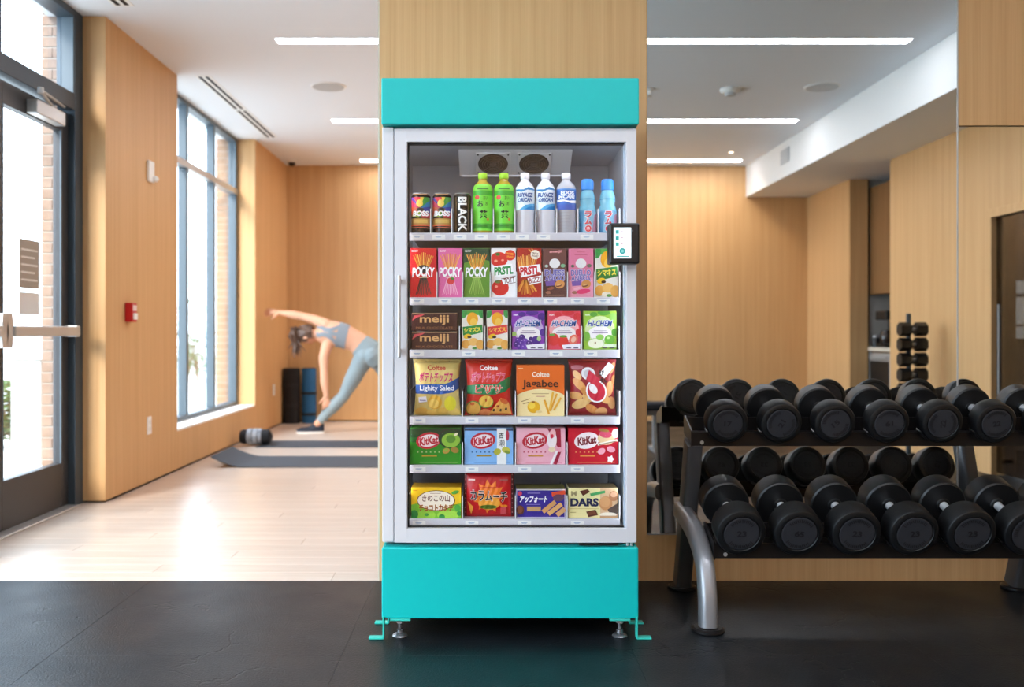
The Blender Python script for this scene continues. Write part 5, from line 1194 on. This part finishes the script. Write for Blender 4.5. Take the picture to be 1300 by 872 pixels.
for i, (x0, x1) in enumerate(((654.8, 679.2), (681.2, 705.4))):
    t, A = round_prod('milky_drink_bottle', ['milky white drink bottle beside the green tea bottles on the top shelf', 'milky white drink bottle second after the green tea bottles on the top shelf'][i], x0, x1, 217.5, [(.8, 0), (.93, .006), (.97, .03), (.97, .30), (1.0, .37), (1.0, .70), (.95, .76), (.74, .82), (.45, .865), (.40, .88), (.40, .905)], cm('#dedce2', .12), 'bottle', 'milky drink bottles', parts=(('cap', capp, cm('#eceaf0', .4)),))
    c = (x0 + x1) / 2; a_, b_ = c - 12, c + 12
    A.rect(a_, 239.5, b_, 265.5, '#eaf4fa'); A.fan([(a_, 235.5), (c - 4, 238.5), (c + 4, 234.5), (b_, 236.5), (b_, 240), (a_, 240)], '#e6f1f8'); A.fan([(a_, 239), (c - 5, 241), (c + 4, 236.5), (b_, 238.5), (b_, 240.5), (c + 4, 239.5), (c - 5, 243), (a_, 241)], '#2f86c4')
    A.fan([(c - 8, 265.5), (c, 259.5), (b_, 257), (b_, 265.5)], '#4fb0e4').fan([(c - 2, 265.5), (c + 4, 262), (b_, 260.5), (b_, 265.5)], '#1f86cc')
    A.text('RUYACZ', c - .3, 246.8, 19.5, 5.6, '#1c4a94', .05, .1).text('ORICAN', c - .3, 253, 18.5, 5.2, '#2a5ca4', .04, .1, -2)
    A.build('label_print', t)
t, A = round_prod('sports_drink_bottle', 'clear drink bottle with a blue label on the top shelf', 707.2, 732.4, 217.5, petp, cm('#b5b6bd', .12), 'bottle', parts=(('cap', capp, cm('#e9e8ee', .4)),))
c = 719.6; a_, b_ = c - 12.4, c + 12.4
A.rect(a_, 238.5, b_, 265.5, '#2766bc').rect(a_, 238.5, b_, 240.5, '#4a86cc').text('EDOS', c + 1, 244, 17, 5, '#e9f2fa', .05).text('MCARI', c, 249, 20, 4.6, '#e9f2fa', .04, .1)
A.fan([(a_ + .5, 252.5), (c - 4, 252.6), (c + 5, 254.6), (b_, 253), (b_, 256.6), (c + 6, 257.2), (c - 4, 254.6), (a_ + .5, 255.5)], '#ffffff'); A.rect(a_, 259, b_, 265.5, '#2a55b4')
for k in range(6): A.rect(c - 10, 269 + k * 4, c + 4, 269.6 + k * 4, '#a0a1a9'); A.layer -= 1
A.build('label_print', t)
ramp = [(.86, 0), (.93, .01), (.96, .05), (.96, .42), (.90, .47), (.74, .53), (.80, .60), (.80, .66), (.70, .74), (.55, .80)]
for i, (x0, x1) in enumerate(((734.8, 759), (760.4, 785))):
    t, A = round_prod('soda_bottle', ['blue glass soda bottle with red lettering beside the blue-labelled bottle', 'blue glass soda bottle partly behind the payment screen'][i], x0, x1, 225.5, ramp, cm('#6fb0c4', .08), 'bottle', 'blue glass soda bottles',
                      parts=(('cap', [(.62, .8005), (.66, .81), (.66, .95), (.58, .985), (.50, 1.0)], cm('#2f86d8', .3)), ('neck_ring', [(.815, .62), (.83, .63), (.815, .64)], cm('#4f93b0', .1))))
    c = (x0 + x1) / 2; a_, b_ = c - 11.6, c + 11.6
    A.rect(a_, 267, b_, 294.5, '#8fc3dd'); A.fan([(a_, 266), (b_, 266), (b_, 268), (c, 264.5), (a_, 268)], '#6fb4d8').fan([(a_, 268), (c - 2, 266.5), (c - 6, 280), (c - 7, 294), (a_, 294)], '#5aa6d2').fan([(c + 8, 272), (b_, 270), (b_, 294), (c + 5, 294)], '#c489a4')
    A.text('ラ', c, 271.5, 9, 8, '#d83a40', .04, 0, 0, out='#f6dfe2', ow=.07).text('ム', c, 280.5, 9, 7.5, '#d83a40', .04, 0, 0, out='#f6dfe2', ow=.07).ell(c, 289.5, 4.6, 4.6, '#f2d8dc').ell(c, 289.5, 4, 4, '#d8434a').text('ネ', c, 289.5, 5, 5, '#f6e4e6', .02)
    A.build('label_print', t)
# ================================================================== PERSON bending sideways on the studio floor
PDs = 9.40; SP = PDs / F
def P3(x, y, dy=0.0): return Vector(((x - 620) * SP, PDs - CAM_D + dy, EYE + (420 - y) * SP))
person = thing('person', 'person with tied hair in blue-grey leggings and sports top, bending sideways', 'person', (P3(455, 549).x, PDs - CAM_D, 0))
def capsule_chain(m, pts, rad, n=20, flat=1.0, up=(0, 1, 0)):
    """tapered rounded limb"""
    P = []; Q = []
    for i in range(len(pts) - 1):
        a, b = Vector(pts[i]), Vector(pts[i + 1])
        for k in range(6): t = k / 6; P.append(a.lerp(b, t)); s = t * t * (3 - 2 * t); Q.append(rad[i] + (rad[i + 1] - rad[i]) * s)
    P.append(Vector(pts[-1])); Q.append(rad[-1])
    d0 = (P[0] - P[1]).normalized(); d1 = (P[-1] - P[-2]).normalized()
    P = [P[0] + d0 * Q[0] * .85] + [P[0] + d0 * Q[0] * .5] + P + [P[-1] + d1 * Q[-1] * .5] + [P[-1] + d1 * Q[-1] * .85]; Q = [Q[0] * .45, Q[0] * .85] + Q + [Q[-1] * .85, Q[-1] * .45]
    m.tube(P, Q, n, flat=flat, up=up)
BONES = []   # (a, b, tag)
BR = {'thigh': .09, 'shin': .052, 'hip': .11, 'pelvis': .12, 'belly': .11, 'chest': .12, 'upper': .11, 'arm': .045, 'head': .10, 'foot': .04}
def bone(a, b, tg): BONES.append((Vector(a), Vector(b), tg))
b = MB()
hipL, hipR = P3(463, 453, 0), P3(478, 452, .02)
# torso: flattened front to back (flat acts on the axis normal to 'a'); many overlapping sections
pel = P3(470, 448); waist = P3(452, 433.5); rib = P3(436, 426); chest = P3(422, 423); neckb = P3(408, 423.5)
capsule_chain(b, [pel, waist, rib, chest, P3(413, 423)], [.135, .108, .120, .128, .110], 28, flat=.72, up=(0, 1, 0))
# buttocks and hips
capsule_chain(b, [P3(473, 452, -.05), P3(477, 457, -.045)], [.095, .085], 20); capsule_chain(b, [P3(464, 452, -.035), P3(461, 458, -.03)], [.09, .085], 20)
# near (left) leg
kL = P3(436, 503, .0); aL = P3(402.5, 538.5, 0)
capsule_chain(b, [hipL, P3(451, 475), kL], [.100, .082, .056], 22); capsule_chain(b, [kL, P3(424.5, 514.5, -.01), P3(413, 527), aL], [.055, .060, .044, .036], 20)
# far (right) leg, mostly behind the pier
kR = P3(508, 500, .02); aR = P3(537, 540, .02)
capsule_chain(b, [hipR, P3(492, 474, .02), kR], [.100, .084, .056], 22); capsule_chain(b, [kR, P3(517, 513, .01), P3(528, 527, .02), aR], [.055, .060, .044, .036], 20)
# shoulders and arms
shU, shD = P3(413, 411.5, -.01), P3(416, 437.5, -.01)
capsule_chain(b, [P3(419, 423), shU], [.075, .062], 18); capsule_chain(b, [P3(421, 426), shD], [.08, .062], 18)
elU, wrU = P3(383, 401.5, 0), P3(354.5, 396.8, 0)
capsule_chain(b, [shU, P3(398, 405.5), elU], [.058, .050, .040], 18); capsule_chain(b, [elU, P3(372, 399.6), wrU], [.041, .042, .026], 18)
elD, wrD = P3(412.5, 472, -.05), P3(415.8, 502, -.06)
capsule_chain(b, [shD, P3(411.6, 453, -.03), elD], [.060, .050, .039], 18); capsule_chain(b, [elD, P3(413.2, 485, -.055), wrD], [.040, .041, .026], 18)
# neck
hc = P3(389.5, 424.5, 0)
capsule_chain(b, [P3(414, 423.5), P3(399, 424.3)], [.060, .050], 18)
# hands: palm and five fingers each
def hand(wr, d, side, nrm, spread, bend):
    """d: finger direction, side: thumb side, nrm: palm normal (curl direction)"""
    d, side, nrm = d.normalized(), side.normalized(), nrm.normalized()
    pc = wr + d * .05
    capsule_chain(b, [wr + d * .005, pc, wr + d * .085], [.024, .033, .034], 16, flat=.5, up=tuple(nrm))
    for k, (o_, L_) in enumerate(((.030, .070), (.010, .078), (-.010, .073), (-.029, .058))):
        base = wr + d * (.088 - abs(o_ - .008) * .25) + side * o_; q = (d + side * o_ * spread).normalized()
        p1 = base + q * L_ * .42 + nrm * bend * .15 * L_; p2 = base + q * L_ * .74 + nrm * bend * .45 * L_; p3 = base + q * L_ * .96 + nrm * bend * .85 * L_
        b.tube([base - q * .02, base, p1, p2, p3, p3 + (p3 - p2) * .12], [.0090, .0092, .0088, .0082, .0072, .004], 10)
    tb = wr + d * .022 + side * .024; tq = (d * .75 + side * .75).normalized()
    b.tube([tb - tq * .01, tb, tb + tq * .032, tb + tq * .055 + d * .006, tb + tq * .066 + d * .012], [.013, .013, .0105, .0095, .005], 10)
hand(wrU, Vector((-1, 0, .03)), Vector((0, -.3, -1)), Vector((0, 1, -.3)), 5, .25)
hand(wrD, Vector((-.02, .10, -1)), Vector((-1, -.25, 0)), Vector((-.15, 1, 0)), 6, .45)
# head
FWD = Vector((.10, .50, -.82)).normalized(); UPV = Vector((-1, .05, -.10)); UPV = (UPV - FWD * UPV.dot(FWD)).normalized(); SDV = FWD.cross(UPV).normalized()
HM = Matrix((SDV, FWD, UPV)).transposed().to_4x4(); HM.translation = hc
def hp(x, y, z): return HM @ Vector((x, y, z))
hv = MB()
rings = []; nz, na = 26, 32
for j in range(nz + 1):
    a = math.pi * j / nz; z = -math.cos(a)
    for i in range(na):
        q = 2 * math.pi * i / na; cx, cy = math.sin(a) * math.cos(q), math.sin(a) * math.sin(q)
        x = cx * .074; y = cy * .092; zz = z * .112
        if zz < 0:                                  # jaw narrows and comes forward
            k = -zz / .112; x *= 1 - .38 * k; y = y * (1 - .28 * k) + .018 * k
        if cy > .5:                                 # face planes: brow, eye sockets, lips
            y -= .006 * math.exp(-((zz + .002) / .012) ** 2) * (1 if .12 < abs(cx) < .55 else 0)
            y += .004 * math.exp(-((zz - .022) / .010) ** 2)
        rings.append(HM @ Vector((x, y, zz)))
fs = [(j * na + i, j * na + (i + 1) % na, (j + 1) * na + (i + 1) % na, (j + 1) * na + i) for j in range(nz) for i in range(na)]
b.add(rings, fs, 0, True)
b.tube([hp(0, .086, .012), hp(0, .100, -.012), hp(0, .108, -.030), hp(0, .094, -.036)], [.007, .009, .012, .009], 10)      # nose
b.tube([hp(-.020, .082, -.056), hp(0, .092, -.055), hp(.020, .082, -.056)], [.004, .0065, .004], 8); b.tube([hp(-.016, .080, -.065), hp(0, .089, -.066), hp(.016, .080, -.065)], [.004, .006, .004], 8)
b.tube([hp(0, .07, -.085), hp(0, .085, -.092)], [.018, .012], 10)                                                               # chin
for s in (-1, 1):
    b.tube([hp(s * .072, -.004, -.025), hp(s * .082, -.010, -.008), hp(s * .084, -.014, .010), hp(s * .074, -.006, .018)], [.007, .010, .011, .007], 8)   # ears
# feet inside the shoes
def foot(an, d, dy): capsule_chain(b, [an + Vector((-d * .02, 0, -.045)), an + Vector((d * .09, dy * .6, -.058))], [.026, .018], 14)
foot(aL, -1, 0); foot(aR, .3, .1)
raw = b.mesh('raw'); ro = bpy.data.objects.new('raw', raw); C.objects.link(ro)
md = ro.modifiers.new('r', 'REMESH'); md.mode = 'VOXEL'; md.voxel_size = .0058; md.use_smooth_shade = True
ms = ro.modifiers.new('s', 'SMOOTH'); ms.factor = .5; ms.iterations = 5
ev = ro.evaluated_get(bpy.context.evaluated_depsgraph_get()); body = bpy.data.meshes.new_from_object(ev); body.name = 'body'
bpy.data.objects.remove(ro)
body.polygons.foreach_set('use_smooth', [True] * len(body.polygons))
# region of every face by nearest bone
def seg(p, a, c):
    ab = c - a; t = max(0, min(1, (p - a).dot(ab) / ab.dot(ab))); return (p - a - ab * t).length, t
bone(hipL, kL, 'thigh'); bone(kL, aL, 'shin'); bone(hipR, kR, 'thigh'); bone(kR, aR, 'shin'); bone(pel, waist, 'pelvis'); bone(hipL, hipR, 'hip')
bone(waist, rib, 'belly'); bone(rib, chest, 'chest'); bone(chest, P3(405, 423.5), 'upper'); bone(shU, elU, 'arm'); bone(elU, wrU + Vector((-.18, 0, 0)), 'arm'); bone(shD, elD, 'arm'); bone(elD, wrD + Vector((0, 0, -.17)), 'arm')
bone(P3(400, 424), hc + UPV * .1, 'head'); bone(aL, aL + Vector((-.15, 0, -.05)), 'foot'); bone(aR, aR + Vector((.05, .1, -.05)), 'foot')
def px_of(p): return p.x / SP + 620, 420 - (p.z - EYE) / SP
co = [v.co.copy() for v in body.vertices]; nrm = [v.normal.copy() for v in body.vertices]
reg = {'leggings': [], 'sports_top': []}
wd = (waist - pel).normalized()
for f_ in body.polygons:
    c_ = f_.center; best = min(((seg(c_, a, e), tg) for a, e, tg in BONES), key=lambda q: q[0][0] / BR[q[1]] if q[1] in ('arm', 'shin') else q[0][0] / .075); (d_, t_), tg = best
    dl = min(seg(c_, kL, aL), seg(c_, kR, aR))
    if tg == 'arm' and dl[0] < .070 and dl[1] < .85: tg, t_ = 'shin', .5
    if tg in ('thigh', 'hip') or (tg == 'shin' and t_ < .90): reg['leggings'].append(f_)
    elif tg in ('pelvis', 'belly') and (c_ - pel).dot(wd) < (waist - pel).length * .72: reg['leggings'].append(f_)
    elif tg in ('belly', 'chest', 'upper'):
        ax = (chest - rib).normalized(); s_ = (c_ - rib).dot(ax); L_ = (chest - rib).length; lat = (c_ - rib).dot(Vector((ax.z, 0, -ax.x)))
        back = f_.normal.y < 0
        if -.045 < s_ < .055: reg['sports_top'].append(f_)                 # band
        elif .055 <= s_ < .30:
            u = (s_ - .055) / .17
            if back:
                if abs(abs(lat) - (.075 - .05 * math.sin(min(u, 1) * 2.4))) < .022 or (u < .5 and abs(lat) < .02): reg['sports_top'].append(f_)   # crossing straps
            elif u < .55 or abs(abs(lat) - .07) < .02: reg['sports_top'].append(f_)
def shell(name, faces, off, mt):
    ids = {}; vs = []; fs = []
    for f_ in faces:
        q = []
        for i in f_.vertices:
            if i not in ids: ids[i] = len(vs); vs.append(co[i] + nrm[i] * off)
            q.append(ids[i])
        fs.append(tuple(q))
    me = bpy.data.meshes.new(name); me.from_pydata(vs, [], fs); me.update(); me.polygons.foreach_set('use_smooth', [True] * len(me.polygons))
    return link(name, me, mt, person)
shell('leggings', reg['leggings'], .004, M['leggings']); shell('sports_top', reg['sports_top'], .0042, M['bra'])
link('body', body, M['skin'], person)
# eyes
for s in (-1, 1):
    m = MB(); m.lathe([(.002, -.008), (.008, -.006), (.0095, 0), (.008, .006), (.002, .008)], 'y', (0, 0, 0), 12, M=HM @ Matrix.Translation((s * .030, .074, .000))); m.build('eye', cm('#eee8e2', .2), person)
# hair: cap of locks plus a hanging tail
m = MB(); vs = []; nz, na = 20, 36
keep = []
for j in range(nz + 1):
    a = math.pi * j / nz
    for i in range(na):
        q = 2 * math.pi * i / na; n_ = Vector((math.sin(a) * math.cos(q), math.sin(a) * math.sin(q), -math.cos(a)))
        w = .004 * math.sin(q * 9 + a * 4) + .003 * math.sin(q * 17)
        vs.append(HM @ Vector((n_.x * (.084 + w), n_.y * (.102 + w), n_.z * (.120 + w)))); keep.append(n_)
fs = []
for j in range(nz):
    for i in range(na):
        q = (j * na + i, j * na + (i + 1) % na, (j + 1) * na + (i + 1) % na, (j + 1) * na + i); c_ = sum((keep[k] for k in q), Vector()) / 4
        if c_.y > .35 and c_.z < .62: continue
        if c_.z < -.62: continue
        if c_.z < -.15 and c_.y > -.05: continue
        fs.append(q)
m.add(vs, fs, 0, True); m.build('hair', M['hair'], person)
m = MB(); rn = random.Random(3); root = hp(0, -.075, .085)
for k in range(46):
    u, w = rn.gauss(0, .016), rn.gauss(0, .016); e = P3(379 + rn.gauss(0, 3.2), 447 + rn.uniform(-9, 8), -.06 + rn.gauss(0, .02)); r0 = root + Vector((u, w, 0))
    mid = P3(374.5 + rn.gauss(0, 2.0), 427 + rn.gauss(0, 2), -.06 + rn.gauss(0, .02)); q = root + Vector((-.03, -.02, .012)) + Vector((u, w, 0)) * .8
    m.tube([r0, q, mid, mid.lerp(e, .6), e], [.008, .010, .011, .008, .002], 6)
m.build('hair_tail', M['hair'], person)
m = MB(); m.lathe([(.018, -.008), (.024, -.006), (.024, .006), (.018, .008)], 'z', (0, 0, 0), 16, M=HM @ Matrix.Translation((0, -.078, .095))); m.build('hair_band', M['cloth_black'], person)
# shoes
def shoe(an, ang):
    T = Matrix.Translation((an.x, an.y, 0)) @ Matrix.Rotation(ang, 4, 'Z')
    m = MB(); vs = []; n = 28; st = [(0, 0.0), (0.012, .5), (.03, 1)]
    def out(x):  # half width along the foot, x from -.07 (heel) to .19 (toe)
        t = (x + .075) / .27; return .044 * (max(0, math.sin(math.pi * min(max(t, .001), .999))) ** .38) * (.86 + .25 * t)
    N = 22; prof = []
    for i in range(N + 1):
        x = -.075 + .27 * i / N; h = .052 + (.050 * math.exp(-((x + .01) / .055) ** 2) + .022 * (1 - (i / N)) ) ; h = min(h, .10) * (1 if i < N - 2 else .8); w = out(x); ring = []
        for k in range(12): a = math.pi * k / 11; ring.append((x, w * math.cos(a), .014 + (h - .014) * math.sin(a)))
        prof += ring
    fs = [(i * 12 + k, i * 12 + k + 1, (i + 1) * 12 + k + 1, (i + 1) * 12 + k) for i in range(N) for k in range(11)]
    m.add(prof, fs, 0, True, T); sh = m.build('shoe', M['shoe'], person)
    pl = [(-.078 + .276 * i / 20, out(-.075 + .27 * i / 20) + .0015) for i in range(21)]; pl = pl + [(x, -w) for x, w in pl[::-1]]
    MB().prism(pl, 'z', .001, .0155, M=T).build('sole', M['sole'], sh)
    m = MB()
    for i in range(4): m.tube([T @ Vector((.035 + i * .018, -.022, .072 - i * .007)), T @ Vector((.035 + i * .018, 0, .080 - i * .007)), T @ Vector((.035 + i * .018, .022, .072 - i * .007))], .003, 6)
    m.build('laces', M['shoe'], sh)
shoe(Vector((aL.x - .005, aL.y, 0)), math.pi + .12); shoe(Vector((aR.x, aR.y, 0)), R(-60))
